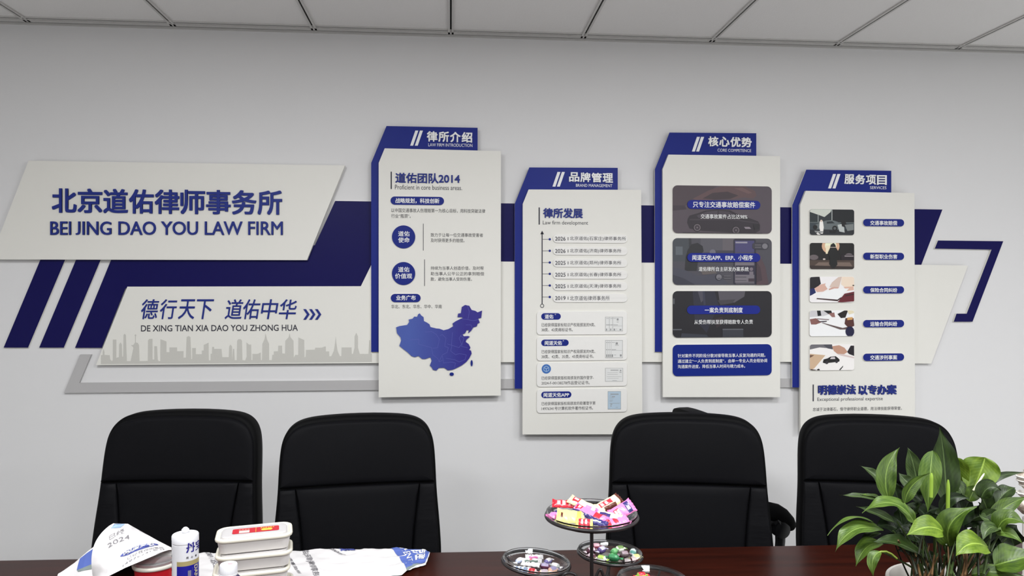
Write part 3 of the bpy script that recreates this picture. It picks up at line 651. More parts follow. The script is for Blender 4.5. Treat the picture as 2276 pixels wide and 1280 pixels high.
# panel 4 ------------------------------------------------------------
p = panel('white panel with five small photo tiles and blue service badges, nearest the plant',
          ((1792, 377), (1981, 379.4), 425.4, (1761, 455.7)), ((1791, 424), (2032.5, 429), (1778.6, 455.7), (1779.5, 960), (2034, 962)), 861,
          '服务项目', (1876, 387.4, 1970, 409), 'SERVICES', (1933.6, 414, 1970, 420.3), (1840.8, 386.6, 1868, 418.6))
A = 1.76
tiles = [
 ((465.4, 522.3), (74, 82, 88), [([(0, 0), (.49, 0), (.47, .1), (.33, .3), (.2, .25), (0, .12)], (196, 200, 192)), ([(.0, .1), (.2, .22), (.33, .3), (.5, .06), (.5, .45), (0, .5)], (62, 70, 72)), (rc(.5, 0, 1, .5), (44, 48, 52)), (rc(.49, 0, .505, .45), (180, 184, 182)), (rc(.18, .2, .195, .5), (160, 164, 162)), (rc(0, .5, 1, .53), (110, 116, 116)), ([(0, .8), (1, .78), (1, 1), (0, 1)], (58, 60, 64)),
    ([(.1, .62), (.24, .52), (.36, .44), (.5, .42), (.62, .48), (.72, .6), (.74, .74), (.6, .8), (.3, .78), (.12, .78)], (112, 118, 120)), ([(.38, .48), (.5, .46), (.56, .54), (.38, .56)], (60, 66, 70)), (el(.56, .74, .06, asp=A), (40, 42, 46)), (el(.56, .74, .03, asp=A), (100, 104, 106)), (el(.12, .7, .05, asp=A), (40, 42, 46)), ([(.62, .6), (.76, .55), (.78, .9), (.66, .86)], (180, 184, 182)), ([(.7, .46), (.78, .42), (.82, .56), (.8, .7), (.72, .66)], (40, 42, 46)), ([(.78, .6), (.98, .56), (.98, .8), (.84, .84)], (128, 132, 132)),
    ([(.22, .47), (.29, .46), (.31, .7), (.29, .95), (.24, .95), (.21, .7)], (226, 222, 218)), (el(.255, .45, .025, asp=A), (206, 190, 180)), ([(.1, .84), (.3, .86), (.28, .92), (.12, .9)], (150, 152, 150)), ([(.44, .84), (.6, .86), (.56, .92), (.46, .9)], (36, 38, 42)), ([(.17, .9), (.24, .98), (.18, 1), (.14, .94)], (212, 208, 206))], '交通事故赔偿'),
 ((540, 598), (46, 38, 42), [(el(.47, .12, .2, .3), (206, 172, 146)), (el(.47, .1, .13, .22), (246, 226, 200)), ([(.36, .1), (.6, .1), (.44, .4), (.36, .42)], (240, 214, 188)), ([(0, .66), (1, .66), (1, 1), (0, 1)], (92, 80, 74)), ([(.2, .74), (.9, .74), (1, 1), (0, 1)], (126, 112, 104)), ([(0, .86), (1, .9), (1, 1), (0, 1)], (72, 62, 60)), (rc(0, .5, .2, .66), (62, 54, 58)), (el(.09, .55, .1, .1), (116, 108, 110)), (el(.88, .52, .1, .13), (120, 112, 116)), (rc(.7, .45, 1, .66), (56, 48, 54)), (rc(.78, .48, .98, .52), (150, 142, 144)), (el(.32, .62, .03, .03), (200, 190, 184)),
    ([(.47, .06), (.53, .0), (.57, .06), (.59, .18), (.63, .3), (.63, .5), (.6, .62), (.62, .82), (.55, .97), (.5, .97), (.43, .8), (.45, .6), (.42, .45), (.4, .38), (.45, .2)], (24, 20, 26)), (rc(.455, .16, .59, .175), (226, 210, 200)), ([(.5, .9), (.55, .9), (.55, .97), (.5, .97)], (10, 8, 12))], '新型职业伤害'),
 ((614.8, 672), (226, 222, 222), [([(0, .02), (.22, 0), (.25, .28), (.1, .5), (0, .5)], (48, 42, 52)), ([(0, .48), (.1, .44), (.14, .62), (.06, .7), (0, .75)], (44, 54, 104)), ([(.72, 0), (1, 0), (1, .4), (.8, .42), (.7, .3)], (224, 208, 192)), ([(.5, .22), (.64, .02), (.72, .0), (.66, .4), (.52, .46), (.44, .4)], (204, 186, 176)), ([(.1, .46), (.25, .3), (.36, .26), (.34, .32), (.4, .48), (.3, .58), (.16, .6)], (206, 172, 160)), ([(.42, .48), (.54, .4), (.66, .42), (.56, .56), (.46, .58)], (196, 160, 148)), ([(.76, .4), (.98, .38), (.99, .52), (.84, .55)], (210, 176, 160)), ([(.3, .6), (.55, .46), (.88, .46), (.62, .9), (.16, .84)], (246, 244, 243)), ([(.16, .83), (.62, .89), (.7, .8), (.74, .8), (.62, .95), (.15, .87)], (78, 56, 58)), ([(.66, .92), (.78, .66), (1, .58), (1, .96), (.7, 1), (.62, .98)], (112, 52, 62)), ([(.8, .72), (1, .66), (1, .7), (.79, .77)], (76, 34, 44)), (rc(.96, .32, 1, .36), (70, 60, 60))], '保险合同纠纷'),
 ((689.8, 747.2), (232, 230, 231), [([(0, 0), (.4, 0), (.46, .14), (.3, .22), (.0, .26)], (196, 194, 196)), ([(.16, 0), (.24, 0), (.26, .2), (.18, .22)], (44, 42, 50)), ([(.3, 0), (.48, 0), (.5, .1), (.42, .14)], (40, 36, 46)), ([(.42, .12), (.55, .08), (.57, .26), (.5, .26)], (150, 116, 112)), ([(.62, .14), (.78, .0), (.86, .0), (.8, .28), (.7, .3)], (52, 40, 42)), ([(.84, 0), (1, 0), (1, .1), (.88, .16)], (214, 206, 180)), ([(.0, .34), (.14, .3), (.26, .46), (.14, .54), (.03, .54)], (140, 104, 100)), ([(.16, .3), (.44, .34), (.42, .38), (.16, .34)], (150, 138, 140)), ([(.14, .42), (.38, .4), (.38, .44), (.3, .46)], (90, 84, 90)), ([(.26, .48), (.3, .48), (.74, .68), (.9, .62), (.8, .74), (.68, .74)], (112, 98, 96)), ([(.8, .3), (.98, .3), (1, .6), (.88, .7), (.78, .52)], (98, 66, 62)), (el(.9, .82, .1, .2), (40, 44, 78)), ([(.84, .28), (.96, .26), (.96, .36), (.84, .38)], (200, 160, 110))], '运输合同纠纷'),
 ((764.9, 822.8), (230, 222, 220), [([(0, 0), (.5, 0), (.46, .16), (.22, .12), (0, .2)], (120, 118, 122)), ([(.3, .02), (.5, .02), (.52, .2), (.4, .16)], (92, 92, 98)), ([(.5, .08), (.66, .04), (.78, .14), (.85, .3), (.78, .38), (.64, .4), (.54, .26)], (186, 150, 132)), ([(.84, .3), (.92, .06), (1, .06), (1, .46), (.88, .38)], (52, 46, 54)), ([(.6, .36), (.74, .38), (1, .5), (1, .55), (.7, .44)], (204, 190, 188)), ([(0, .36), (.35, .42), (.1, .92), (0, 1)], (196, 172, 148)), ([(0, .4), (.1, .42), (0, .52)], (120, 94, 78)), ([(.0, .94), (.16, .98), (.1, 1), (0, 1)], (90, 78, 72)),
    ([(.29, .7), (.31, .58), (.4, .54), (.46, .48), (.58, .46), (.64, .54), (.67, .6), (.66, .67), (.34, .73)], (28, 26, 32)), ([(.45, .57), (.48, .5), (.56, .49), (.57, .57)], (196, 190, 192)), (el(.38, .7, .035, asp=A), (70, 66, 72)), (el(.6, .67, .03, asp=A), (70, 66, 72)), ([(.66, .98), (.75, .82), (.74, .88), (.68, 1)], (40, 34, 44)), ([(.16, .96), (.2, .93), (.22, .96), (.22, 1), (.17, 1)], (60, 52, 54))], '交通涉刑事案')]
byt = [(486.7, 503), (561.5, 577.7), (636, 652), (710.9, 727.3), (785.5, 801.9)]
for ((y0, y1), base, shp, txt), (b0, b1) in zip(tiles, byt):
    ct = lambda c: tuple(int(min(246, max(14, 122 + (v - 128) * 1.28))) for v in c)
    picture(p, (1799.7, y0, 1898.6, y1), 5.2, ct(base), [(a_, ct(c_)) for a_, c_ in shp], 'photo_tile', 0.007)
    badge(p, (1918.3, b0, 2009.6, b1), txt, (1934, b0 + 3.6, 1994, b1 - 2.4), front=OP + .008, bold=.016)
vbar(p, 1806.4, 1808.9, 854.5, 891.8)
wall_text(p, '明德崇法', (1817.8, 855, 1901.5, 876.8), OP, M_TEXTBLUE, 'heading', 0.03, 0.005)
wall_text(p, '以专办案', (1907.4, 855, 1992, 876.8), OP, M_TEXTBLUE, 'heading', 0.03, 0.005)
wall_text(p, 'Exceptional professional expertise', (1816.6, 882.5, 1962, 892.6), OP, M_TEXTDARK)
wall_text(p, '忠诚于法律基石，恪守律师职业道德，用法律技能获得荣誉。', (1806.4, 904.4, 2004.3, 912.6), OP, M_INK, res=2, bold=.004)

# ================================================================== chairs
def chaikin(l, k=2):
    for _ in range(k):
        o = [l[0]]
        for p, q in zip(l, l[1:]): o += [(p[0] * .75 + q[0] * .25, p[1] * .75 + q[1] * .25), (p[0] * .25 + q[0] * .75, p[1] * .25 + q[1] * .75)]
        l = o + [l[-1]]
    return l
def chair(label, px, z, yaw, top=1.085, drop=0.05, adx=0.25, ady=0.0, asc=1.0):
    """px: where the middle of the headrest front stands in the frame, z: its depth"""
    s = top / 1.085
    lean = lambda h: 0.155 * (h - 0.45) + 0.05 * max(0, h - 0.8) ** 2
    hd = lean(0.95) + 0.19
    q = P(px, 900, z)
    base = Vector((q.x, q.y, 0)) - Matrix.Rotation(yaw, 3, 'Z') @ Vector((0, hd - 0.05, 0))
    t = thing('office_chair', label, 'chair', base, 'black office chairs', yaw, True)
    R_ = lambda a, b, d: Vector((a * .99, 0.19 + lean(b) + d + 0.35 * a * a * -1 * 0.6, b * s))
    # outline of the backrest, counter-clockwise seen from the front
    half = [(0.225, 0.47), (0.262, 0.53), (0.270, 0.62), (0.266, 0.72), (0.256, 0.84), (0.2535, 0.93), (0.2500, 0.98), (0.244, 1.012), (0.232, 1.039), (0.214, 1.058), (0.190, 1.071), (0.155, 1.079), (0.105, 1.083), (0.05, 1.085)]
    half = chaikin(half)
    full = half + [(0.0, 1.0855)] + [(-a, b) for a, b in reversed(half)]
    sh = MB().pillow(full, [(0.012, 1, 0.045), (0.003, 1, 0.040), (0, 1, 0.02), (0, 1, -0.012), (0.003, 1, -0.024), (0.012, 1, -0.030), (0.03, 1, -0.026)], R_)
    shell = sh.build('backrest_shell', M_SHELL, t, smooth=50)
    seam = 0.867
    hb = [(0.2470, seam), (0.2455, 0.93), (0.242, 0.98), (0.236, 1.006), (0.224, 1.030), (0.207, 1.047), (0.184, 1.0585), (0.152, 1.066), (0.105, 1.0695), (0.05, 1.071)]
    hb = chaikin(hb)
    ho = hb + [(0.0, 1.0715)] + [(-a, b) for a, b in reversed(hb)]
    # densify the straight lower edge
    ho += [(-0.2470 + 0.494 * k / 8, seam) for k in range(1, 8)]
    cush = [(0, 1, -0.020), (0.0008, 1, -0.031), (0.0022, 1, -0.0360), (0.0042, 1, -0.0388)] + [(0.0042, 0.985, -0.0405)] + [(0.0042, 0.95 - 0.1 * k, -0.0415) for k in range(9)]
    RH = lambda a, b, d: R_(a, b, d - (0.007 * max(0, 1 - ((b - .97) / .11) ** 2) * max(0, 1 - (a / .25) ** 2) if d < -.0405 else 0))
    MB().pillow(ho, cush, RH).build('headrest', M_LEATHER, t, smooth=60)
    lx = lambda h: 0.198 - 0.028 * math.sin((0.863 - h) / 0.30 * math.pi * 0.5)      # inner seam
    ks = [0.863 - 0.354 * k / 10 for k in range(11)]
    lo = [(lx(max(h, 0.55)), h) for h in reversed(ks)] + [(-lx(max(h, 0.55)), h) for h in ks]
    lo = [(-lx(.55) + 2 * lx(.55) * k / 8, 0.509) for k in range(1, 8)] + lo[:11] + [(lx(.863) - 2 * lx(.863) * k / 8, 0.863) for k in range(1, 8)] + lo[11:]
    flat = [(0, 1, -0.018), (0.0005, 1, -0.030), (0.002, 1, -0.0355), (0.004, 1, -0.0380)] + [(0.004, 0.985, -0.0393)] + [(0.004, 0.95 - 0.1 * k, -0.0405) for k in range(9)]
    RL = lambda a, b, d: R_(a, b, d - (0.005 * max(0, 1 - ((b - .70) / .19) ** 2) * max(0, 1 - (a / .2) ** 2) if d < -.0395 else 0))
    MB().pillow(lo, flat, RL).build('lumbar_cushion', M_LEATHER, t, smooth=60)
    for sg in (1, -1):
        out = [(0.2475, 0.863), (0.250, 0.82), (0.258, 0.72), (0.262, 0.62), (0.255, 0.54), (0.235, 0.509)]
        bo = [(lx(max(h, .55)) + 0.0012, h) for h in ks] + [(x, z_) for x, z_ in reversed(out)]
        bo = [(sg * a, b) for a, b in (bo if sg == 1 else reversed(bo))]
        MB().pillow(bo, [(0, 1, -0.016), (0.0005, 1, -0.029), (0.002, 1, -0.035), (0.004, 1, -0.0378), (0.004, 0.93, -0.0395), (0.004, 0.75, -0.041), (0.004, 0.4, -0.0415)], R_).build('side_bolster', M_LEATHER2, t, smooth=60)
    so = rrect2(-0.225, -0.27 * asc ** 1.6, 0.225, 0.2, 0.09)
    MB().pillow(so, [(0.03, 1, 0.385), (0, 1, 0.41), (0, 1, 0.45), (0.008, 1, 0.472), (0.03, 1, 0.485), (0.03, 0.7, 0.492), (0.03, 0.3, 0.494)], lambda a, b, d: Vector((a, b, d - drop))).build('seat', M_LEATHER, t, smooth=50)
    MB().box((-0.12, -0.12, 0.345 - drop), (0.12, 0.12, 0.386 - drop)).build('seat_plate', M_PLASTIC, t)
    for sg in (1, -1):
        x = sg * adx; AT = lambda l: [(a, b * asc + ady, c) for a, b, c in l]
        ar = MB()
        ar.tube(AT([(x, -0.135, 0.600), (x, -0.135, 0.55), (x, -0.12, 0.45), (x * 0.9, -0.10, 0.41 - drop)]) + [(x * 0.45, -0.06, 0.375 - drop)], [0.021, 0.019, 0.018, 0.018, 0.018], 12, flat=(1, 0.8))
        ar.tube(AT([(x - 0.022, -0.135, 0.595), (x - 0.018, -0.135, 0.595), (x + 0.018, -0.135, 0.595), (x + 0.022, -0.135, 0.595)]), [0.020, 0.031, 0.031, 0.020], 20)
        ar.tube(AT([(x, -0.118, 0.618), (x, -0.06, 0.626), (x, 0.0, 0.61), (x * .92, 0.1, 0.55), (x * .85, 0.2, 0.52)]), 0.009, 8)
        ar.tube(AT([(x, -0.10, 0.635), (x, -0.13, 0.605), (x, -0.155, 0.630)]), [0.018, 0.022, 0.014], 10)
        arm = ar.build('armrest', M_PLASTIC, t, smooth=40)
        pts = [(x, 0.06, 0.642), (x, 0.045, 0.655), (x, 0.0, 0.667), (x, -0.05, 0.668), (x, -0.10, 0.660), (x, -0.15, 0.642), (x, -0.19, 0.618), (x, -0.215, 0.597), (x, -0.222, 0.590)]
        MB().tube(AT(pts), [0.010, 0.019, 0.023, 0.024, 0.024, 0.023, 0.021, 0.016, 0.007], 16, flat=(1.35, 0.95), up=(1, 0, 0)).build('arm_pad', M_SHELL, arm, smooth=60)
    MB().lathe([(0.0, .1), (0.03, .1), (0.03, .22), (0.02, .22), (0.02, .346 - drop), (0, .346 - drop)], n=20).build('gas_column', M_PLASTIC, t, smooth=40)
    for k in range(5):
        a = 2 * math.pi * k / 5 + 0.3; c, s_ = math.cos(a), math.sin(a)
        MB().tube([(0.02 * c, 0.02 * s_, 0.115), (0.12 * c, 0.12 * s_, 0.11), (0.26 * c, 0.26 * s_, 0.085)], [0.026, 0.024, 0.016], 10).build('leg', M_PLASTIC, t, smooth=40)
        cm_ = MB()
        ax_ = Vector((-s_, c, 0))
        o_ = Vector((0.25 * c, 0.25 * s_, 0.03))
        for sg in (-1, 1):
            cm_.tube([o_ + ax_ * (sg * 0.008), o_ + ax_ * (sg * 0.024)], 0.0295, 18)
        cm_.tube([o_ + Vector((0, 0, 0)), o_ + Vector((0, 0, 0.06))], 0.007, 8)
        cm_.build('caster', M_PLASTIC, t, smooth=40)
    return t
CZ = 2.37
chair('black padded office chair behind the sealant tube and white food boxes', 397, CZ, math.radians(-4.0), 1.092)
chair('black padded office chair behind the flat end of the crumpled paper sheet', 797, CZ, math.radians(6.0), 1.078)
chair('black padded office chair behind the tiered candy stand', 1529, CZ, math.radians(-10.0), 1.080)
chair('black padded office chair half hidden by the potted plant', 1956, CZ + .07, math.radians(-14.0), 1.062)
chair('black office chair turned sideways, peeping over the chair behind the candy stand', 1592, 3.02, math.radians(97), 0.99, 0.115, 0.31, 0.20, 0.6)

# ================================================================== the table
TH = 0.75
e0, e1 = T(0, 1243, TH), T(1780, 1210, TH)
ang = math.atan2(e1.y - e0.y, e1.x - e0.x)
ex = Vector((math.cos(ang), math.sin(ang), 0)); ey = Vector((-ex.y, ex.x, 0))
tc0 = e0 + ex * 1.25
LEN, DEP = 3.9, 1.35
tb = thing('conference_table', 'long dark red-brown wooden conference table in front of the chairs', 'table', (tc0 - ey * DEP / 2) * 1.0 - Vector((0, 0, TH)), None, ang, True)
to = rrect2(-LEN / 2, -DEP / 2, LEN / 2, DEP / 2, 0.05)
MB().pillow(to, [(0.012, 1, TH - .05), (0, 1, TH - .042), (0, 1, TH - .010), (0.003, 1, TH - .003), (0.010, 1, TH)], lambda a, b, d: Vector((a, b, d))).build('tabletop', M_WOOD, tb, smooth=40)
for sg in (-1, 1):
    MB().box((sg * 1.45 - .04, -.42, 0.0), (sg * 1.45 + .04, .30, TH - .05)).build('leg_panel', M_WOOD, tb)
MB().box((-1.41, -.02, 0.25), (1.41, .01, TH - .05)).build('modesty_panel', M_WOOD, tb)
# ================================================================== things on the table
def surf_text(mb, body, S_, s0, t0, ds, dt, bold=0.0, mi=0, lift=0.0008, res=2):
    """lettering laid on a surface S_(s, t): start corner (s0, t0), ds along the line, dt up the letters (both (s, t) vectors)"""
    def fn(a, b, h):
        s = s0 + a * ds[0] + b * dt[0]; t = t0 + a * ds[1] + b * dt[1]
        e = 1e-3; p = S_(s, t); n = (S_(s + e, t) - p).cross(S_(s, t + e) - p)
        if n.length > 0: n.normalize()
        if n.dot(CAM - p) < 0: n = -n
        return p + n * (lift + h * 0.002)
    return place_text(mb, body, fn, bold, 0, res, 0, mi)
def surf_patch(mb, S_, pts, mi=0, lift=0.0005, n=10):
    """quad patch with corners in (s, t)"""
    a, b, c, d = [Vector(q) for q in pts]
    def fn(u, v):
        q = a.lerp(b, u).lerp(d.lerp(c, u), v); e = 1e-3
        p = S_(q.x, q.y); nn = (S_(q.x + e, q.y) - p).cross(S_(q.x, q.y + e) - p).normalized()
        if nn.dot(CAM - p) < 0: nn = -nn
        return p + nn * lift
    return mb.grid(fn, n, n, mi)

M_PBLUE = mat('paper_print_blue', (84, 104, 176), .6); M_PDARK = mat('paper_print_ink', (128, 126, 130), .7); M_PNAVY = mat('paper_print_navy', (70, 80, 150), .6); M_PLIGHT = mat('paper_print_sky', (146, 172, 206), .6)
M_PSTAIN = mat('paper_print_grey', (126, 138, 136), .7)
from mathutils import noise as NZ
sheet_t = thing('paper_sheet', 'crumpled white printed paper sheet spread over the table, one end standing up like a tent', 'paper', T(560, 1262, TH))
Z0 = TH + 0.002
def wr(x, y, k=1.0):
    a = NZ.noise(Vector((x * 13, y * 22, 1.7))); b = NZ.noise(Vector((x * 30 + 5, y * 45, 4.2)))
    return k * (0.006 * (1 - abs(a) * 2.2) + 0.003 * (1 - abs(b) * 2)) * 0.75
# flat part, (s along, t from front to back)
fl_f = [T(395, 1300, Z0), T(600, 1302, Z0), T(800, 1300, Z0), T(893, 1279, Z0), T(922, 1263, Z0), T(946, 1257, Z0)]
fl_b = [T(395, 1234, Z0), T(600, 1226, Z0), T(800, 1222, Z0), T(880, 1221, Z0), T(944, 1221.5, Z0), T(956, 1236, Z0)]
def pl(l, s):
    s = min(max(s, 0), 1) * (len(l) - 1); i = min(int(s), len(l) - 2); return l[i].lerp(l[i + 1], s - i)
def SF(s, t):
    p = pl(fl_f, s).lerp(pl(fl_b, s), t)
    ed = 1.0
    h = max(0.0, wr(p.x, p.y)) * ed
    if s > 0.9: h += (s - 0.9) * 0.05 * (0.5 + 0.5 * t)
    return Vector((p.x, p.y, p.z + h))
m = MB().grid(SF, 90, 26)
# the tent: ridge from peak A to B, front flap towards us, back slope hidden
ZA, ZB = 1.66, 1.74
A_ = P(252, 1163, ZA); A2 = P(284, 1164, ZA); B_ = P(392, 1222, ZB)
D_ = P(207, 1292, 1.60); Cc = P(322, 1246, 1.62)
ridge = [A_, A2, P(318, 1183, 1.69), P(352, 1202, 1.715), B_]
low = [D_, P(236, 1282, 1.585), P(268, 1268, 1.59), P(298, 1254, 1.605), Cc]
low2 = [D_, P(240, 1281, 1.585), P(278, 1262, 1.59), P(330, 1240, 1.61), P(372, 1222.5, 1.69)]
def ST(s, t):
    a, b = pl(ridge, s), pl(low2, s)
    p = a.lerp(b, t)
    bul = math.sin(math.pi * t) * (0.010 * (1 - s) + 0.004)
    p += (CAM - p).normalized() * bul
    if s < 0.45: p -= RGT * (0.026 * math.sin(math.pi * t ** 0.75) * (1 - s / 0.45))
    p += (CAM - p).normalized() * (0.009 * NZ.noise(Vector((s * 5, t * 4, 9))) + 0.004 * abs(NZ.noise(Vector((s * 11, t * 9, 3)))))
    return p
m.grid(ST, 36, 24)
back_low = [T(150, 1268, Z0), T(215, 1240, Z0), T(300, 1236, Z0), T(360, 1236, Z0), T(410, 1240, Z0)]
def SB(s, t):
    p = pl(ridge, s).lerp(pl(back_low, s), t); return p + Vector((0, 0, -0.03 * math.sin(math.pi * t)))
m.grid(SB, 24, 14)
# the corner that lies out to the side
cl = [(P(222, 1205, 1.70), P(210, 1296, 1.62)), (P(196, 1224, 1.69), P(176, 1300, 1.62)), (P(165, 1251, 1.68), P(140, 1300, 1.64)), (P(131, 1275, 1.665), P(126, 1290, 1.65))]
def SC(s, t):
    return pl([c[0] for c in cl], s).lerp(pl([c[1] for c in cl], s), t) + Vector((0, 0, 0.006 * math.sin(math.pi * t)))
m.grid(SC, 18, 12)
so_ = m.build('sheet', M_PAPER, sheet_t, smooth=70)
# print on it
HC = [Vector(q_) for q_ in ((0.665, 0.12), (0.965, 0.2), (0.985, 0.995), (0.572, 0.995))]
def SH(u, v):
    q_ = HC[0].lerp(HC[1], u).lerp(HC[3].lerp(HC[2], u), v); return SF(q_.x, q_.y)
q = MB(); surf_patch(q, SH, [(0, 0), (1, 0), (1, 1), (0, 1)], n=26, lift=.0012); q.build('printed_header', M_PBLUE, sheet_t)
q = MB(); surf_patch(q, SH, [(0.01, -0.12), (0.72, -0.06), (0.7, 0.05), (0.0, 0.03)], n=14, lift=.0011); q.build('printed_band', M_PSTAIN, sheet_t)
q = MB()
surf_text(q, '理', SH, 0.36, 0.63, (0.02, -0.36), (0.42, 0.05), 0.02, lift=.0022)
surf_text(q, '管', SH, 0.30, 0.985, (0.02, -0.31), (0.42, 0.04), 0.02, lift=.0022)
surf_text(q, 'MENT', SH, 0.12, 0.99, (0.05, -0.70), (0.13, 0.0), 0.0, lift=.0022)
q.build('header_lettering', M_TEXTWHITE, sheet_t)
for s_, t_, ln, wd, txt in ((0.058, 0.97, 0.7, 0.016, '2019丨北京道佑律师'), (0.268, 0.98, 0.85, 0.017, '佑(天津)律师事务所'), (0.232, 0.86, .6, .008, '律师事务所'), (0.328, 0.98, 0.16, 0.013, 'ment')):
    q = MB(); surf_text(q, txt, SF, s_, t_, (0.03, -ln), (wd, 0.0), 0.01, lift=.0016); q.build('lettering', M_PDARK, sheet_t)
q = MB(); surf_text(q, '展', SF, 0.352, 1.0, (0.004, -0.07), (0.035, 0.0), 0.02, lift=.0016); q.build('heading', M_PNAVY, sheet_t)
q = MB(); surf_patch(q, SC, [(0.0, 0.08), (0.5, 0.1), (0.46, 0.6), (0.0, 0.56)], lift=.001); q.build('printed_patch', M_PBLUE, sheet_t)
q = MB(); surf_patch(q, SC, [(0.0, 0.56), (0.46, 0.6), (0.42, 0.66), (0.0, 0.7)], lift=.001); q.build('printed_patch', M_PSTAIN, sheet_t)
q = MB(); surf_patch(q, ST, [(0.04, 0.01), (0.22, 0.01), (0.2, 0.08), (0.07, 0.09)], lift=.001); q.build('printed_patch', M_PLIGHT, sheet_t)
q = MB(); surf_text(q, '已经', ST, 0.16, 0.32, (0.13, -0.15), (-0.03, -0.09), 0.0, lift=.0014); surf_text(q, '2024', ST, 0.19, 0.47, (0.19, -0.22), (-0.03, -0.08), 0.0, lift=.0014); q.build('lettering', M_PDARK, sheet_t)
# oval badge with white letters
q = MB(); cs, ct = 0.565, 0.44
ov = []
for k in range(28):
    a = 2 * math.pi * k / 28; u, v_ = 0.23 * math.cos(a), 0.075 * math.sin(a)
    ov.append((cs + u * 0.9 + v_ * 0.35, ct - u * 0.95 + v_ * 0.9))
def lifted(s, t, l):
    e = 1e-3; p = ST(s, t); nn = (ST(s + e, t) - p).cross(ST(s, t + e) - p).normalized()
    if nn.dot(CAM - p) < 0: nn = -nn
    return p + nn * l
vv = [lifted(cs, ct, .0016)] + [lifted(cs + (a - cs) * .55, ct + (b - ct) * .55, .0016) for a, b in ov] + [lifted(a, b, .0014) for a, b in ov]
ff = [(0, 1 + k, 1 + (k + 1) % 28) for k in range(28)] + [(1 + k, 29 + k, 29 + (k + 1) % 28, 1 + (k + 1) % 28) for k in range(28)]
q.add(vv, ff); bo = q.build('printed_badge', M_PNAVY, sheet_t)
q = MB(); surf_text(q, '闻道天佑', ST, cs - 0.165, ct + 0.215, (0.32, -0.335), (-0.02, -0.105), 0.012, lift=.0026); q.build('lettering', M_TEXTWHITE, bo)
q = MB(); surf_text(q, '已经获得国家版', ST, 0.47, 0.79, (0.40, -0.40), (-0.02, -0.09), 0.0, lift=.0014); q.build('lettering', M_PDARK, sheet_t)
q = MB(); surf_text(q, '14976341号计', ST, 0.45, 0.95, (0.46, -0.44), (-0.02, -0.09), 0.0, lift=.0014); q.build('lettering', M_PDARK, sheet_t)

# ---- red bowl with a clear lid
M_REDP = mat('red_plastic', (196, 30, 42), 0.3); M_RIMP = mat('cream_plastic', (236, 232, 220), 0.35); M_CLEAR = mat('clear_plastic', (244, 242, 242), 0.12, trans=0.85, ior=1.3)
c0 = P(346, 1262, 1.66); c0 = Vector((c0.x, c0.y, TH + .0085)); hz = 0.117
t = thing('food_bowl', 'red plastic food bowl with a clear lid beside the sealant tube', 'bowl', c0)
MB().lathe([(0.0, 0.0), (0.034, 0.0), (0.036, 0.002), (0.0445, hz - 0.004), (0.043, hz - 0.004), (0.034, 0.004), (0.0, 0.004)], c0, 48).build('bowl', M_REDP, t, smooth=40)
MB().lathe([(0.0445, hz - 0.006), (0.0478, hz - 0.005), (0.0488, hz - 0.001), (0.0478, hz + 0.003), (0.0445, hz + 0.003), (0.0435, hz)], c0, 56).build('rim', M_RIMP, t, smooth=60)
MB().lathe([(0.0460, hz + 0.0035), (0.0455, hz + 0.009), (0.043, hz + 0.0095), (0.040, hz + 0.007), (0.02, hz + 0.009), (0.0, hz + 0.0095), (0.0, hz + 0.0089), (0.02, hz + 0.0084), (0.040, hz + 0.0064), (0.0428, hz + 0.0088), (0.0448, hz + 0.0083), (0.0453, hz + 0.0035)], c0, 56).build('lid', M_CLEAR, t, smooth=60)

# ---- sealant cartridge
M_TUBEW = mat('white_plastic', (222, 222, 226), 0.3); M_LABELB = mat('label_blue', (28, 26, 140), .35); M_GOLD = mat('label_gold', (166, 152, 104), .4); M_GOLDT = mat('label_goldtext', (206, 196, 150), .4); M_GREYP = mat('label_grey', (120, 118, 140), .4)
cz = P(412, 1186, 1.52); rad = 0.0258; topz = cz.z; base = Vector((cz.x, cz.y, TH + 0.0085))
H = topz - base.z
t = thing('sealant_tube', 'white sealant cartridge with a blue label standing upright beside the red bowl', 'sealant tube', base)
MB().lathe([(0, 0), (rad, 0), (rad, H - 0.018), (rad - 0.0006, H - 0.0175), (rad - 0.0006, H - 0.0155), (rad + 0.0004, H - 0.015), (rad + 0.0004, H - 0.002), (rad - 0.001, H), (rad - 0.003, H - 0.0005), (0.011, H - 0.003), (0.010, H - 0.001), (0.0085, H + 0.003), (0, H + 0.003)], base, 56).build('barrel', M_TUBEW, t, smooth=35)
MB().lathe([(0.0058, H + 0.003), (0.0075, H + 0.0045), (0.0078, H + 0.009), (0.0035, H + 0.0135), (0.0, H + 0.0145)], base, 8).build('nozzle', M_TUBEW, t)
fa = math.atan2((CAM - base).y, (CAM - base).x)                     # the side that faces us
def CYL(px_off, dz, r=rad + 0.0004):                                  # px_off in radians towards the right of the picture
    a = fa + px_off
    return base + Vector((r * math.cos(a), r * math.sin(a), dz))
def cyl_patch(name, a0, a1, z0, z1, m_, r):
    return MB().grid(lambda u, v: CYL(a0 + (a1 - a0) * u, z0 + (z1 - z0) * v, r), 24, 2).build(name, m_, t, smooth=60)
k_ = H / 0.235
lb0 = H - 0.059
cyl_patch('label', -0.66, 1.9, 0.03, lb0, M_LABELB, rad + .0003)
cyl_patch('label_stripe', -0.66, 1.9, lb0, lb0 + 0.0095, M_GOLD, rad + .00035)
def cyl_text(body, a0, a1, z0, z1, m_, bold=0.0, rot=False, name='lettering'):
    mb = MB()
    place_text(mb, body, (lambda a, b, h: CYL(a0 + (a1 - a0) * b, z1 - (z1 - z0) * a, rad + .0006 + h * .002)) if rot else (lambda a, b, h: CYL(a0 + (a1 - a0) * a, z0 + (z1 - z0) * b, rad + .0006 + h * .002)), bold, 0, 3)
    return mb.build(name, m_, t)
M_BLUEINK = mat('label_ink_blue', (40, 34, 132), .4); M_BLACKINK = mat('label_ink_black', (40, 40, 48), .5)
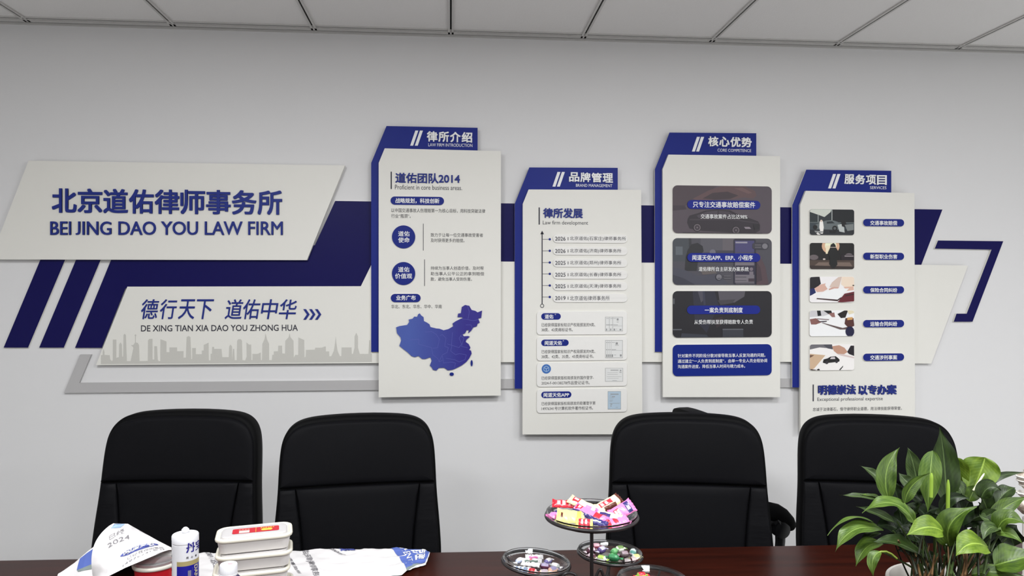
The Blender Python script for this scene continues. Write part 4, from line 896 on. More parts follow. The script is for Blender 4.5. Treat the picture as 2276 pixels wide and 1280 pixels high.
cyl_text('丹', 0.06, 0.76, H - 0.0325, H - 0.0125, M_BLUEINK, .03)
cyl_text('宝', 0.84, 1.5, H - 0.0325, H - 0.0125, M_BLUEINK, .03)
for i, ch in enumerate('用心做'):
    cyl_text(ch, 0.06 + i * 0.36, 0.22 + i * 0.36, H - 0.0445, H - 0.0400, M_BLACKINK, .02)
cyl_text('DAN', 0.70, 1.06, lb0 - 0.030, lb0 - 0.002, M_GOLDT, .02, True)
cyl_patch('label_bar', 0.18, 0.44, 0.06, lb0 - 0.010, M_GREYP, rad + .0005)
MB().grid(lambda u, v: CYL(0.54, 0.04 + (lb0 - 0.045) * v, rad + .0005) + Vector((0.0004 * u, 0, 0)), 1, 1).build('label_line', M_GREYP, t)
rg = MB(); 
for k in range(26):
    a_o, a_i = 2 * math.pi * k / 26, 2 * math.pi * (k + 1) / 26
    f_ = lambda a, r_: CYL(-0.16 + 0.2 * r_ * math.cos(a), lb0 - 0.032 + 0.006 * r_ * math.sin(a), rad + .0006)
    rg.add([f_(a_o, 1), f_(a_i, 1), f_(a_i, .6), f_(a_o, .6)], [(0, 1, 2, 3)])
rg.build('label_ring', M_GOLDT, t)
for k in range(8):
    cyl_patch('printed_mark', -1.5, -1.36, H - 0.014 - k * 0.0145, H - 0.009 - k * 0.0145, M_BLACKINK, rad + .0004)

# ---- stack of white food boxes
M_BOX = mat('box_plastic', (216, 212, 210), 0.3); M_BOX2 = mat('box_lid_plastic', (200, 197, 197), 0.25); M_YEL = mat('box_rim_plastic', (226, 221, 206), 0.35)
M_STK = mat('sticker_red', (190, 30, 46), .4); M_STKY = mat('sticker_yellow', (240, 214, 70), .4)
bh = 0.0402
bx = P(566, 1172, 1.755)
def food_box(label, k, dx, dy, yaw, ysc=1.0, sticker=False):
    z0 = TH + 0.0085 + k * bh
    pos = Vector((bx.x + dx, bx.y + dy, z0))
    t = thing('food_box', label, 'food box', pos, 'stacked white food boxes', yaw, True)
    hw, hd = 0.0862, 0.050
    o = rrect2(-hw, -hd, hw, hd, 0.026)
    L = lambda a, b, d: Vector((a, b, d * .81))
    MB().pillow(o, [(0.014, 1, 0.0), (0.009, 1, 0.0015), (0.0045, 1, 0.032), (0.0045, 1, 0.036), (0.008, 1, 0.036), (0.012, 1, 0.003)], L).build('body', M_BOX, t, smooth=45)
    rim = [(0.0050, 1, 0.0355), (0.0, 1, 0.0358), (-0.0012, 1, 0.040), (0.0, 1, 0.0445), (0.0025, 1, 0.046), (0.0055, 1, 0.0455), (0.0075, 1, 0.0415)]
    lid = MB().pillow(o, rim + [(0.010, 1, 0.0405)], L).build('lid_rim', M_YEL, t, smooth=55)
    lt = MB().pillow(o, [(0.0102, 1, 0.0408), (0.0102, 1, 0.0412), (0.013, 1, 0.0413), (0.0135, 1, 0.0458), (0.016, 1, 0.0468), (0.02, .97, 0.0470)], L).build('lid', M_BOX2, t, smooth=45)
    if sticker:
        zt = 0.0475 * .81
        so = rrect2(-0.050, -0.0175, 0.056, 0.0195, 0.005)
        st = MB().add([Vector((a, b, zt)) for a, b in so], [tuple(range(len(so)))]).build('sticker', M_STK, lt)
        q = MB().box((0.0025, -0.0155, zt), (0.0033, 0.0175, zt + .0002)); q.build('sticker_line', M_STKY, st)
        random.seed(3)
        w_ = MB()
        for i in range(4): w_.add([Vector((-0.036 + 0.0066 * i, 0.008, zt + .0003)), Vector((-0.0315 + 0.0066 * i, 0.008, zt + .0003)), Vector((-0.0315 + 0.0066 * i, 0.0118, zt + .0003)), Vector((-0.036 + 0.0066 * i, 0.0118, zt + .0003))], [(0, 1, 2, 3)])
        w_.build('sticker_marks', mat('sticker_pink', (240, 180, 150), .4), st)
        y_ = MB()
        for i in range(6):
            x = 0.013 + i * 0.0055
            y_.add([Vector((x, 0.008 + .001 * (i % 2), zt + .0003)), Vector((x + .0042, 0.009, zt + .0003)), Vector((x + .004, 0.0135, zt + .0003)), Vector((x + .0005, 0.013 - .001 * (i % 2), zt + .0003))], [(0, 1, 2, 3)])
        bl = [(0.014, -0.004), (0.018, -0.0085), (0.024, -0.0095), (0.030, -0.008), (0.037, -0.0095), (0.041, -0.004), (0.040, 0.002), (0.034, 0.0055), (0.028, 0.003), (0.022, 0.0055), (0.017, 0.003)]
        y_.add([Vector((a, b, zt + .0003)) for a, b in bl], [tuple(range(len(bl)))])
        y_.build('sticker_marks', M_STKY, st)
        w2 = MB().box((-0.035, -0.0145, zt), (-0.0115, 0.003, zt + .0002)); w2.build('sticker_patch', mat('sticker_grey', (206, 196, 192), .5), st)
    return t
food_box('white food box with a red sticker on its lid, topmost of the stack', 3, 0.0, 0.0, math.radians(13), sticker=True)
food_box('white food box second from the top, right under the one with the red sticker', 2, 0.0015, -0.004, math.radians(12))
food_box('white food box third from the top, right behind the white bottle cap', 1, -0.004, -0.006, math.radians(13))
food_box('white food box with a yellowed rim, lowest of the stack', 0, 0.004, -0.010, math.radians(11))

# ---- small bottle with a white cap
bc = P(508, 1257, 1.47); b0 = Vector((bc.x, bc.y, TH + 0.0085)); HB = bc.z - b0.z + 0.004
M_JUICE = mat('dark_bottle', (56, 50, 92), 0.12, spec=0.6)
t = thing('drink_bottle', 'small dark blue bottle with a white screw cap in front of the food boxes', 'bottle', b0)
MB().lathe([(0, 0), (0.027, 0), (0.029, 0.003), (0.029, HB - 0.06), (0.028, HB - 0.045), (0.022, HB - 0.028), (0.0165, HB - 0.0225), (0.0155, HB - 0.02), (0.0155, HB - 0.012), (0, HB - 0.012)], b0, 48).build('bottle', M_JUICE, t, smooth=50)
MB().lathe([(0.0172, HB - 0.0225), (0.0176, HB - 0.019), (0.0170, HB - 0.0185), (0.0172, HB - 0.002), (0.0158, HB), (0, HB)], b0, 64, wave=(lambda j: 0.00012 if j in (2, 3) else 0, 40)).build('cap', M_TUBEW, t, smooth=40)
MB().box(b0 + Vector((-0.001, -0.003, HB)), b0 + Vector((0.008, 0.001, HB + .0002))).build('cap_print', mat('cap_pink', (214, 150, 160), .5), t)

# ---- tiered stand with four glass dishes
sp = P(1315, 1143, 1.655)
scx, scy = sp.x, sp.y
stand = thing('candy_stand', 'black wire stand holding four clear candy dishes on the table', 'stand', (scx, scy, TH))
dishes = [  # label, px, py of the rim centre, depth, half width px, tilt axis angle, tilt
    ('top', 1315, 1141, 1.62, 101, 0.0, 0.0), ('low', 1192, 1246, 1.70, 75, 0.0, 0.09), ('back', 1356, 1226, 1.80, 71, 0.0, 0.06), ('front', 1451, 1286, 1.60, 77, 0.0, 0.03)]
DL = {'top': 'round clear glass dish on top of the wire stand, holding large candy bars', 'low': 'round clear glass dish of white candies, on the food box side of the stand',
      'back': 'round clear glass dish behind the stand pole, with green and purple candies', 'front': 'round clear glass dish nearest the front edge, cut by the bottom of the photo'}
DISH = {}
for key, px_, py_, z_, hw, ta, tilt in dishes:
    c = P(px_, py_, z_); r = hw * z_ / F
    d = thing('glass_dish', DL[key], 'dish', c, 'clear glass dishes of the candy stand', 0, True)
    prof = [(0.0, -0.20), (0.5, -0.198), (0.76, -0.19), (0.84, -0.12), (0.96, -0.005), (1.0, 0.012), (1.0, 0.04), (0.975, 0.04), (0.95, 0.02), (0.855, -0.072), (0.76, -0.163), (0.5, -0.172), (0.0, -0.173)]
    M_ = MB().lathe([(a * r, b * r) for a, b in prof], (0, 0, 0), 96, wave=(lambda j: 0.006 * r if j in (9, 10) else 0, 40))
    bm_o = M_.build('bowl', M_GLASS, d, smooth=60)
    bm = bmesh.new(); bm.from_mesh(bm_o.data); bmesh.ops.remove_doubles(bm, verts=bm.verts, dist=1e-6); bmesh.ops.recalc_face_normals(bm, faces=bm.faces); bm.to_mesh(bm_o.data); bm.free()
    # rotate about the view axis so that the far/right side leans down as in the photo
    rot = Matrix.Rotation(tilt, 4, Vector((0, 1, 0)))
    d.rotation_euler = rot.to_euler()
    DISH[key] = (c, r, rot)
    # the wire ring that carries it
    pts = [c + (rot.to_3x3() @ Vector(((r * 1.0) * math.cos(2 * math.pi * k / 64), (r * 1.0) * math.sin(2 * math.pi * k / 64), -0.045 * r - .001))) for k in range(64)]
    MB().tube(pts, 0.0040 if key == 'top' else 0.0034, 10, closed=True).build('ring', M_IRON, stand, smooth=60)
top = DISH['top'][0]
MB().tube([(scx, scy, TH + .004), (scx, scy, 0.9), (scx, scy, top.z - 0.03), (top.x, top.y, top.z - 0.0235)], 0.0042, 10).build('pole', M_IRON, stand, smooth=60)
rt = DISH['top'][1]
for k in range(3):
    a = 2 * math.pi * k / 3 + 0.5
    MB().tube([(top.x, top.y, top.z - 0.0235), (top.x + .5 * rt * math.cos(a), top.y + .5 * rt * math.sin(a), top.z - 0.0235), (top.x + .9 * rt * math.cos(a), top.y + .9 * rt * math.sin(a), top.z - 0.012), (top.x + rt * math.cos(a), top.y + rt * math.sin(a), top.z - 0.004)], 0.0024, 8).build('spoke', M_IRON, stand, smooth=60)
for key in ('low', 'back', 'front'):
    c, r, rot = DISH[key]
    dv = Vector((c.x - scx, c.y - scy, 0)); L_ = dv.length; dv.normalize()
    e_ = Vector((scx, scy, 0)) + dv * (L_ - r * 1.0)
    ze = c.z - 0.006 + (rot.to_3x3() @ Vector((-dv.x * r, -dv.y * r, 0))).z
    pts = [(scx, scy, TH + .05), (scx + dv.x * L_ * .1, scy + dv.y * L_ * .1, TH + .025), (scx + dv.x * L_ * .4, scy + dv.y * L_ * .4, TH + .02), (c.x - dv.x * r * .25, c.y - dv.y * r * .25, TH + .03), (c.x - dv.x * r * .05, c.y - dv.y * r * .05, c.z - .205 * r - .004)]
    ar = MB(); ar.tube(pts, 0.0032, 8)
    ar.tube([(c.x, c.y, c.z - .205 * r - .004), (c.x + dv.x * r * .6, c.y + dv.y * r * .6, c.z - .2 * r - .004), (c.x + dv.x * r * 1.0, c.y + dv.y * r * 1.0, c.z - .008 + (rot.to_3x3() @ Vector((dv.x * r, dv.y * r, 0))).z)], 0.0024, 8)
    ar.tube([(c.x, c.y, c.z - .205 * r - .004), (c.x - dv.y * r * .6, c.y + dv.x * r * .6, c.z - .2 * r - .004), (c.x - dv.y * r * 1.0, c.y + dv.x * r * 1.0, c.z - .008 + (rot.to_3x3() @ Vector((-dv.y * r, dv.x * r, 0))).z)], 0.0024, 8)
    ar.build('arm', M_IRON, stand, smooth=60)
# scroll wires at the foot
def scroll(pts, name='scroll'):
    pts = [P(x, y, z) for x, y, z in pts]
    out = []
    for i in range(len(pts) - 1):
        p0, p1, p2, p3 = pts[max(i - 1, 0)], pts[i], pts[i + 1], pts[min(i + 2, len(pts) - 1)]
        for k in range(6):
            u = k / 6
            out.append(0.5 * ((2 * p1) + (p2 - p0) * u + (2 * p0 - 5 * p1 + 4 * p2 - p3) * u * u + (3 * p1 - p0 - 3 * p2 + p3) * u ** 3))
    out.append(pts[-1])
    MB().tube(out, 0.0034, 8).build(name, M_IRON, stand, smooth=60)
scroll([(1322, 1292, 1.64), (1326, 1279, 1.64), (1334, 1265, 1.64), (1341, 1279, 1.64), (1348, 1294, 1.64)])
scroll([(1352, 1256, 1.74), (1351, 1268, 1.72), (1347, 1282, 1.70), (1343, 1296, 1.69)])
scroll([(1248, 1290, 1.63), (1254, 1277, 1.63), (1266, 1273, 1.63), (1278, 1277, 1.63), (1284, 1290, 1.63)])
MB().lathe([(0.0, 0), (0.05, 0), (0.055, 0.004), (0.05, 0.008), (0, 0.008)], (scx, scy, TH + .001), 36).build('base', M_IRON, stand, smooth=50)

# ---- candies: every wrapper a thing of its own
def cm_(rgb): return mat('wrap_%d_%d_%d' % tuple(rgb), rgb, 0.28, spec=0.6)
def bar_candy(label, pos, ln, wd, cols, yaw, pitch, roll, th=0.011, group=None, cat='candy'):
    """flat pillow wrapper with two crimped ends; cols: list of (from, to, rgb) along its length, first entry the base colour"""
    t = thing('candy_bar', label, cat, pos, group, 0, True)
    M3 = Matrix.Rotation(yaw, 3, 'Z') @ Matrix.Rotation(pitch, 3, 'Y') @ Matrix.Rotation(roll, 3, 'X')
    ms = [cm_(c[-1]) for c in cols]
    def mf(u, v):
        k = 0
        for i, c in enumerate(cols[1:], 1):
            if c[0] <= u <= c[1] and c[2] <= v <= c[3]: k = i
        return k
    def half(sg):
        def fn(u, v):
            x = (u - .5) * ln; y = (v - .5) * wd
            e = min(1, min(u, 1 - u) / 0.16); e = e * e * (3 - 2 * e)
            p = (1 - (2 * v - 1) ** 2) ** 0.5 if abs(2 * v - 1) < 1 else 0
            z = sg * th / 2 * e * p + (1 - e) * 0.0022 * math.sin(v * 26) + 0.0008 * math.sin(u * 23 + v * 7)
            y *= (1 + 0.12 * (1 - e))
            return M3 @ Vector((x, y, z))
        return fn
    mb = MB(); mb.grid(half(1), 26, 14, 0, mf); mb.grid(half(-1), 26, 8, 0, mf)
    mb.build('wrapper', ms, t, smooth=40)
    return t
def twist_candy(label, pos, ln, wd, rgb, rgb2, yaw, pitch, group=None):
    t = thing('candy', label, 'candy', pos, group, 0, True)
    M3 = Matrix.Rotation(yaw, 3, 'Z') @ Matrix.Rotation(pitch, 3, 'Y')
    prof = [(-1.0, .95, .12), (-.8, .62, .2), (-.62, .22, .2), (-.55, .5, .5), (-.42, .92, .92), (0, 1, 1), (.42, .92, .92), (.55, .5, .5), (.62, .22, .2), (.8, .62, .2), (1.0, .95, .12)]
    n = 16; v = []
    for x, ry, rz in prof:
        for k in range(n):
            a = 2 * math.pi * k / n; cr = 1 + (0.12 * math.cos(5 * a) if abs(x) > .6 else 0.05 * math.cos(6 * a + x * 3))
            v.append(M3 @ Vector((x * ln / 2, ry * cr * wd / 2 * math.cos(a), rz * cr * wd / 2 * math.sin(a))))
    f = [(i * n + k, i * n + (k + 1) % n, (i + 1) * n + (k + 1) % n, (i + 1) * n + k) for i in range(len(prof) - 1) for k in range(n)] + [tuple(reversed(range(n))), tuple(range((len(prof) - 1) * n, len(prof) * n))]
    mb = MB(); mb.add(v, f)
    for i in range(len(mb.f)):
        band = i // n if i < (len(prof) - 1) * n else 0
        mb.m[i] = 1 if band in (4, 5) and (i % n) in (1, 2, 3, 4, 5, 6) else (1 if band in (0, 9) else 0)
    mb.build('wrapper', [cm_(rgb), cm_(rgb2)], t, smooth=50)
    return t
RED, PINK, YEL, NAV, CRM, BRN, WHT, GRN, PUR, MAU, LIM = (206, 44, 60), (236, 130, 190), (246, 236, 140), (52, 46, 110), (246, 228, 180), (96, 44, 34), (240, 238, 238), (44, 118, 74), (92, 74, 126), (120, 56, 66), (176, 206, 90)
c, r, rot = DISH['top']
def on(key, dx, dy, dz):
    if key != 'top': dz -= .003      # offset from the rim centre of a dish, along the picture's right, away from us, up
    c, r, rot = DISH[key]
    return c + RGT * dx + FWD * dy + Vector((0, 0, dz + (rot.to_3x3() @ Vector((dx, dy, 0))).z))
D = math.radians
G = 'large wrapped candy bars in the top dish'
bar_candy('pale yellow candy wrapper at the food box side of the top dish', on('top', -.050, -.035, .004), .060, .036, [(YEL,), (.75, .9, .1, .9, (200, 190, 90)), (.15, .22, .2, .6, BRN)], D(-12), D(4), D(28), .014, G)
bar_candy('pink and navy candy bar lying across the middle of the top dish', on('top', -.006, -.03, .007), .085, .024, [(PINK,), (0, .86, 0, .32, NAV), (.62, .8, .3, 1, RED), (.05, .22, .4, .9, RED), (.1, .2, .5, .8, WHT)], D(-42), D(12), D(30), .012, G)
bar_candy('cream candy bar with a red print, at the back of the top dish', on('top', -.012, .012, .013), .085, .024, [(CRM,), (.1, .3, .3, .9, RED), (.14, .26, .5, .75, WHT), (.55, .7, .1, .5, PINK)], D(-36), D(14), D(24), .012, G)
bar_candy('red candy bar with white print at the back edge of the top dish', on('top', -.056, .03, .012), .060, .022, [(RED,), (.2, .3, .25, .75, WHT), (.4, .5, .25, .75, WHT), (.6, .7, .25, .75, WHT), (.85, 1, 0, 1, BRN)], D(-8), D(2), D(30), .010, G)
bar_candy('cream, red and brown candy bar rising at the back of the top dish', on('top', .042, .03, .013), .075, .026, [(CRM,), (.1, .62, .35, .8, RED), (.16, .26, .45, .7, WHT), (.34, .44, .45, .7, WHT), (.2, .7, .0, .25, BRN), (.86, 1, 0, 1, BRN)], D(32), D(-12), D(34), .014, G)
bar_candy('pink candy bar with white print standing at the far end of the top dish', on('top', .066, -.012, .010), .060, .030, [(PINK,), (.15, .4, .2, .8, RED), (.2, .28, .3, .7, WHT), (.32, .4, .3, .7, WHT), (.66, .86, .1, .9, NAV), (.7, .8, .3, .6, WHT)], D(18), D(-22), D(48), .010, G)
bar_candy('cream candy bar with a navy oval, front middle of the top dish', on('top', .030, -.034, .003), .062, .026, [(CRM,), (.25, .6, .2, .7, NAV), (.3, .5, .3, .5, MAU), (.0, .14, 0, 1, PINK)], D(-30), D(6), D(34), .012, G)
bar_candy('small red candy with white letters at the front of the top dish', on('top', -.022, -.058, -.002), .036, .020, [(RED,), (.3, .42, .25, .75, WHT), (.52, .64, .25, .75, WHT), (0, .16, 0, 1, YEL), (.84, 1, 0, 1, YEL)], D(-12), D(2), D(36), .010, G)
bar_candy('pink candy tip with a navy end under the pale yellow wrapper', on('top', -.078, -.006, -.001), .048, .022, [(PINK,), (.5, .8, 0, 1, NAV)], D(38), D(-6), D(20), .010, G)
bar_candy('pink candy wrapper lying at the front edge of the top dish', on('top', .050, -.052, -.001), .052, .024, [(PINK,), (.3, .5, .2, .8, RED), (.0, .16, 0, 1, RED)], D(14), D(-4), D(22), .008, G)
bar_candy('navy candy bar half buried in the middle of the top dish', on('top', .006, -.054, -.002), .048, .018, [(NAV,), (.3, .7, .3, .5, WHT)], D(-32), D(6), D(20), .010, G)
G = 'white wrapped candies in the low dish'
def wb(label, dx, dy, dz, ln, yaw, cols, tw=False, key='low', wd=.013, G_=None, pitch=0.0):
    if tw: return twist_candy(label, on(key, dx, dy, dz), ln, wd, cols[0], cols[1], D(yaw), D(pitch), G_)
    return bar_candy(label, on(key, dx, dy, dz), ln, wd, cols, D(yaw), D(pitch), D(20), .010, G_)
wb('long white candy stick with pink lines, topmost of the low dish', -.004, .022, .003, .042, -4, [(WHT,), (.2, .7, .0, .25, PINK), (.3, .36, .5, .9, MAU)], G_=G)
wb('white candy stick below the topmost one in the low dish', -.010, .002, .001, .046, -10, [(WHT,), (.1, .8, .0, .3, (110, 130, 120)), (.4, .5, .3, .6, RED)], G_=G)
wb('white candy stick with black marks in the middle of the low dish', -.014, -.018, .000, .044, -22, [(WHT,), (.2, .26, .4, .8, (60, 60, 60)), (.34, .4, .4, .8, (60, 60, 60)), (.48, .54, .4, .8, (60, 60, 60))], G_=G)
wb('blue-grey and white candy stick at the near edge of the low dish', -.034, -.040, -.004, .040, -18, [(WHT,), (.15, .85, .0, .55, (120, 140, 170)), (.3, .4, .2, .5, WHT), (.5, .6, .2, .5, WHT)], G_=G)
wb('pink and white candy at the near side of the low dish', -.010, -.048, -.004, .034, -30, [(238, 214, 214), RED], True, G_=G, wd=.014)
wb('cream striped candy at the near side of the low dish', .016, -.048, -.004, .036, 8, [(238, 222, 196), (196, 180, 190)], True, G_=G, wd=.014)
wb('purple and white candy at the back of the low dish', .028, .014, -.001, .036, 50, [(120, 112, 168), WHT], True, G_=G, wd=.014)
wb('pale blue twisted candy on the food box side of the low dish', -.040, .004, -.002, .036, 55, [(190, 200, 226), WHT], True, G_=G, wd=.013)
wb('peach coloured round candy on the stand pole side of the low dish', .036, -.034, -.003, .034, 35, [(230, 186, 160), (150, 144, 180)], True, G_=G, wd=.017)
wb('mauve twisted candy in the middle of the low dish', .020, -.014, -.003, .040, -20, [(104, 58, 84), (180, 170, 200)], True, G_=G, wd=.014)
wb('silver grey twisted candy on the stand pole side of the low dish', .044, -.006, -.003, .036, -40, [(186, 190, 186), WHT], True, G_=G, wd=.014)
G = 'twisted candies in the dish behind the pole'
for label, dx, dy, dz, ln, yaw, c1, c2 in (
    ('dark green candy, biggest in the dish behind the pole', .004, -.034, .001, .046, -24, GRN, (70, 150, 96)),
    ('green candy behind the biggest green one', .010, .000, .003, .040, 60, (70, 140, 80), (120, 180, 120)),
    ('purple candy beside the stand pole', -.020, .008, .003, .038, 40, PUR, (200, 196, 214)),
    ('dark plum candy at the outer edge beside the stand pole', -.046, .006, .000, .038, 20, (84, 44, 60), (214, 200, 206)),
    ('red and plum candy at the back of the dish behind the pole', -.030, .036, .001, .034, 0, (130, 60, 76), (190, 150, 160)),
    ('white and green candy at the back of the dish behind the pole', .028, .026, .002, .036, 20, (236, 240, 226), (110, 140, 80)),
    ('brown-grey candy in the middle of the dish behind the pole', .034, -.006, .001, .036, 10, (110, 94, 98), (150, 130, 140)),
    ('teal candy at the far end of the dish behind the pole', .058, .010, .001, .032, 70, (96, 150, 140), (200, 214, 210)),
    ('white candy tip at the far end of the dish behind the pole', .060, -.022, .000, .034, 25, WHT, (230, 220, 140)),
    ('small maroon candy at the far end of the dish behind the pole', .052, -.034, -.003, .028, 10, MAU, (200, 180, 180)),
    ('lime and white candy at the front beside the stand pole', -.026, -.038, -.002, .036, -34, (226, 230, 220), LIM),
    ('black candy at the front of the dish behind the pole', .036, -.044, -.004, .034, -8, (48, 44, 48), (170, 160, 160)),
    ('plum candy low at the outer edge beside the stand pole', -.048, -.026, -.003, .032, -50, (100, 60, 76), (210, 190, 196))):
    wb(label, dx, dy, dz, ln, yaw, [c1, c2], True, 'back', .017, G)
twist_candy('lime and red candy in the dish cut by the bottom of the photo', on('front', -.022, .018, .002), .036, .016, LIM, RED, D(10), 0, 'twisted candies in the front dish')
twist_candy('pale candy beside the lime one in the dish cut by the bottom of the photo', on('front', .004, .002, .000), .036, .016, (220, 214, 210), MAU, D(-30), 0, 'twisted candies in the front dish')
# ================================================================== potted plant
def leaf_mat(name, c1, c2, rough=0.42):
    m = bpy.data.materials.new(name); m.use_nodes = True; nt = m.node_tree; b = nt.nodes['Principled BSDF']
    b.inputs['Roughness'].default_value = rough; b.inputs['Specular IOR Level'].default_value = 0.32
    at = nt.nodes.new('ShaderNodeAttribute'); at.attribute_name = 'leaf_uv'
    sp_ = nt.nodes.new('ShaderNodeSeparateXYZ'); nt.links.new(at.outputs['Vector'], sp_.inputs[0])
    ab = nt.nodes.new('ShaderNodeMath'); ab.operation = 'ABSOLUTE'; nt.links.new(sp_.outputs['X'], ab.inputs[0])
    # side veins: stripes of (along - 0.35 * across)
    mu = nt.nodes.new('ShaderNodeMath'); mu.operation = 'MULTIPLY_ADD'; nt.links.new(ab.outputs[0], mu.inputs[0]); mu.inputs[1].default_value = -0.28; nt.links.new(sp_.outputs['Y'], mu.inputs[2])
    sn = nt.nodes.new('ShaderNodeMath'); sn.operation = 'MULTIPLY'; nt.links.new(mu.outputs[0], sn.inputs[0]); sn.inputs[1].default_value = 78
    si = nt.nodes.new('ShaderNodeMath'); si.operation = 'SINE'; nt.links.new(sn.outputs[0], si.inputs[0])
    ns = nt.nodes.new('ShaderNodeTexNoise'); ns.inputs['Scale'].default_value = 3.5; nt.links.new(at.outputs['Vector'], ns.inputs['Vector'])
    mx = nt.nodes.new('ShaderNodeMath'); mx.operation = 'MULTIPLY_ADD'; nt.links.new(si.outputs[0], mx.inputs[0]); mx.inputs[1].default_value = 0.022; nt.links.new(ns.outputs['Fac'], mx.inputs[2])
    rp = nt.nodes.new('ShaderNodeValToRGB'); rp.color_ramp.elements[0].position = 0.3; rp.color_ramp.elements[1].position = 0.75
    rp.color_ramp.elements[0].color = lin(c1); rp.color_ramp.elements[1].color = lin(c2); nt.links.new(mx.outputs[0], rp.inputs[0])
    # pale midrib
    mr = nt.nodes.new('ShaderNodeMath'); mr.operation = 'LESS_THAN'; nt.links.new(ab.outputs[0], mr.inputs[0]); mr.inputs[1].default_value = 0.045
    mixn = nt.nodes.new('ShaderNodeMixRGB'); nt.links.new(mr.outputs[0], mixn.inputs[0]); nt.links.new(rp.outputs[0], mixn.inputs[1]); mixn.inputs[2].default_value = lin(tuple(min(255, q + 26) for q in c2))
    nt.links.new(mixn.outputs[0], b.inputs['Base Color'])
    bp = nt.nodes.new('ShaderNodeBump'); bp.inputs['Strength'].default_value = 0.06; bp.inputs['Distance'].default_value = 0.0015
    nt.links.new(si.outputs[0], bp.inputs['Height']); nt.links.new(bp.outputs[0], b.inputs['Normal'])
    b.inputs['Subsurface Weight'].default_value = 0.0
    return m
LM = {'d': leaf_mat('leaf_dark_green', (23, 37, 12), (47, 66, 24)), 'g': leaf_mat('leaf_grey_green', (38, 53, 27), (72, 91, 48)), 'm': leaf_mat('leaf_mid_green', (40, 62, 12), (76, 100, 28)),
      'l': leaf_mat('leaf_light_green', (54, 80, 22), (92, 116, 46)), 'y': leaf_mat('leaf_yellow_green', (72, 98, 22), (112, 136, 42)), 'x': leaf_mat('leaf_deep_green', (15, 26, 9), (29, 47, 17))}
ZP = 1.60
pc = P(2122, 1300, ZP); PX, PY = pc.x, pc.y; RIM = pc.z
plant = thing('potted_plant', 'leafy green potted plant in a white pot at the end of the table', 'plant', (PX, PY, TH))
M_POT = mat('pot_ceramic', (226, 222, 214), 0.3); M_SOIL = mat('soil', (44, 32, 22), 0.95, bump=(90, .8, .01, U))
rp_ = 136 * ZP / F; hp_ = RIM - TH
MB().lathe([(0, 0.001), (0.085, 0.001), (0.09, 0.004), (rp_ * .93, hp_ * .6), (rp_ * .99, hp_ - 0.012), (rp_ + .002, hp_ - 0.006), (rp_ + .001, hp_), (rp_ - .006, hp_ + .001), (rp_ - .010, hp_ - 0.006), (rp_ - 0.014, hp_ - 0.03), (0, hp_ - 0.03)], (PX, PY, TH), 64).build('pot', M_POT, plant, smooth=45)
MB().lathe([(0, hp_ - 0.018), (rp_ * .5, hp_ - 0.02), (rp_ - 0.0125, hp_ - 0.026)], (PX, PY, TH), 40).build('soil', M_SOIL, plant, smooth=60)
LQ = lambda x, y: (1750 + .29684 * x, 900 + .29684 * y)
def bez(p0, p1, p2, t): return p0 * ((1 - t) ** 2) + p1 * (2 * t * (1 - t)) + p2 * (t * t)
def leaf(b, v, t, w, m, dz=(0, 0, 0), roll=0, shape=1.0, fold=0.16, name='leaf', face=0.55):
    """base, via and tip in the zoomed frame, w width there; dz depth offsets of the three points"""
    pts = []
    vx = (2 * v[0] - (b[0] + t[0]) / 2, 2 * v[1] - (b[1] + t[1]) / 2)
    for q, d in zip((b, vx, t), dz):
        x, y = LQ(*q); pts.append(P(x, y, ZP + d))
    wm = w * .29684 * ZP / F
    n = 22; k = 10; v_ = []; uv = []
    mbv = MB()
    for i in range(n + 1):
        s = i / n; p = bez(*pts, s); tg = (bez(*pts, min(1, s + .01)) - bez(*pts, max(0, s - .01))).normalized()
        view = (CAM - p).normalized(); nn = (view * face + Vector((0, 0, 1)) * (1 - face)).normalized()
        nn = (nn - tg * nn.dot(tg));
        if nn.length < 1e-4: nn = view
        nn.normalize(); nn = Matrix.Rotation(math.radians(roll), 3, tg) @ nn
        sd = tg.cross(nn).normalized()
        prof = (math.sin(math.pi * min(1, s ** (0.72 * shape))) ** 0.85) if 0 < s < 1 else 0.0
        prof = max(prof * (1 if s < .68 else (1 - ((s - .68) / .32) ** 1.3 * .62)), 0.012)
        for j in range(k + 1):
            a = j / k * 2 - 1
            wob = 0.035 * wm * math.sin(s * 15 + a * 2 + w) * abs(a)
            v_.append(p + sd * (a * prof * wm / 2) + nn * (fold * wm * prof * (abs(a) ** 1.3) + wob - 0.05 * wm * (1 - abs(a)) * 0))
            uv.append((a, s, 0.0))
    f = [(i * (k + 1) + j, i * (k + 1) + j + 1, (i + 1) * (k + 1) + j + 1, (i + 1) * (k + 1) + j) for i in range(n) for j in range(k)]
    mbv.add(v_, f)
    o = mbv.build(name, LM[m], plant, smooth=180)
    at = o.data.attributes.new('leaf_uv', 'FLOAT_VECTOR', 'POINT')
    for i, q in enumerate(uv): at.data[i].vector = (q[0], q[1], w * 0.07)
    return o
def stem(b, t, r=0.0028, m=None, dz=(0, 0), sag=(0, 0)):
    p0 = P(*LQ(*b), ZP + dz[0]); p2 = P(*LQ(*t), ZP + dz[1]); p1 = P(*LQ((b[0] + t[0]) / 2 + sag[0], (b[1] + t[1]) / 2 + sag[1]), ZP + (dz[0] + dz[1]) / 2)
    MB().tube([bez(p0, p1, p2, k / 8) for k in range(9)], [r * (1 - .35 * k / 8) for k in range(9)], 7).build('stem', m or M_STEM, plant, smooth=60)
M_STEM = mat('stem_green', (52, 70, 30), .5); M_STEMB = mat('stem_brown', (88, 62, 32), .7); M_STEMD = mat('stem_dark', (30, 36, 18), .6)
B, N = 0.06, -0.06
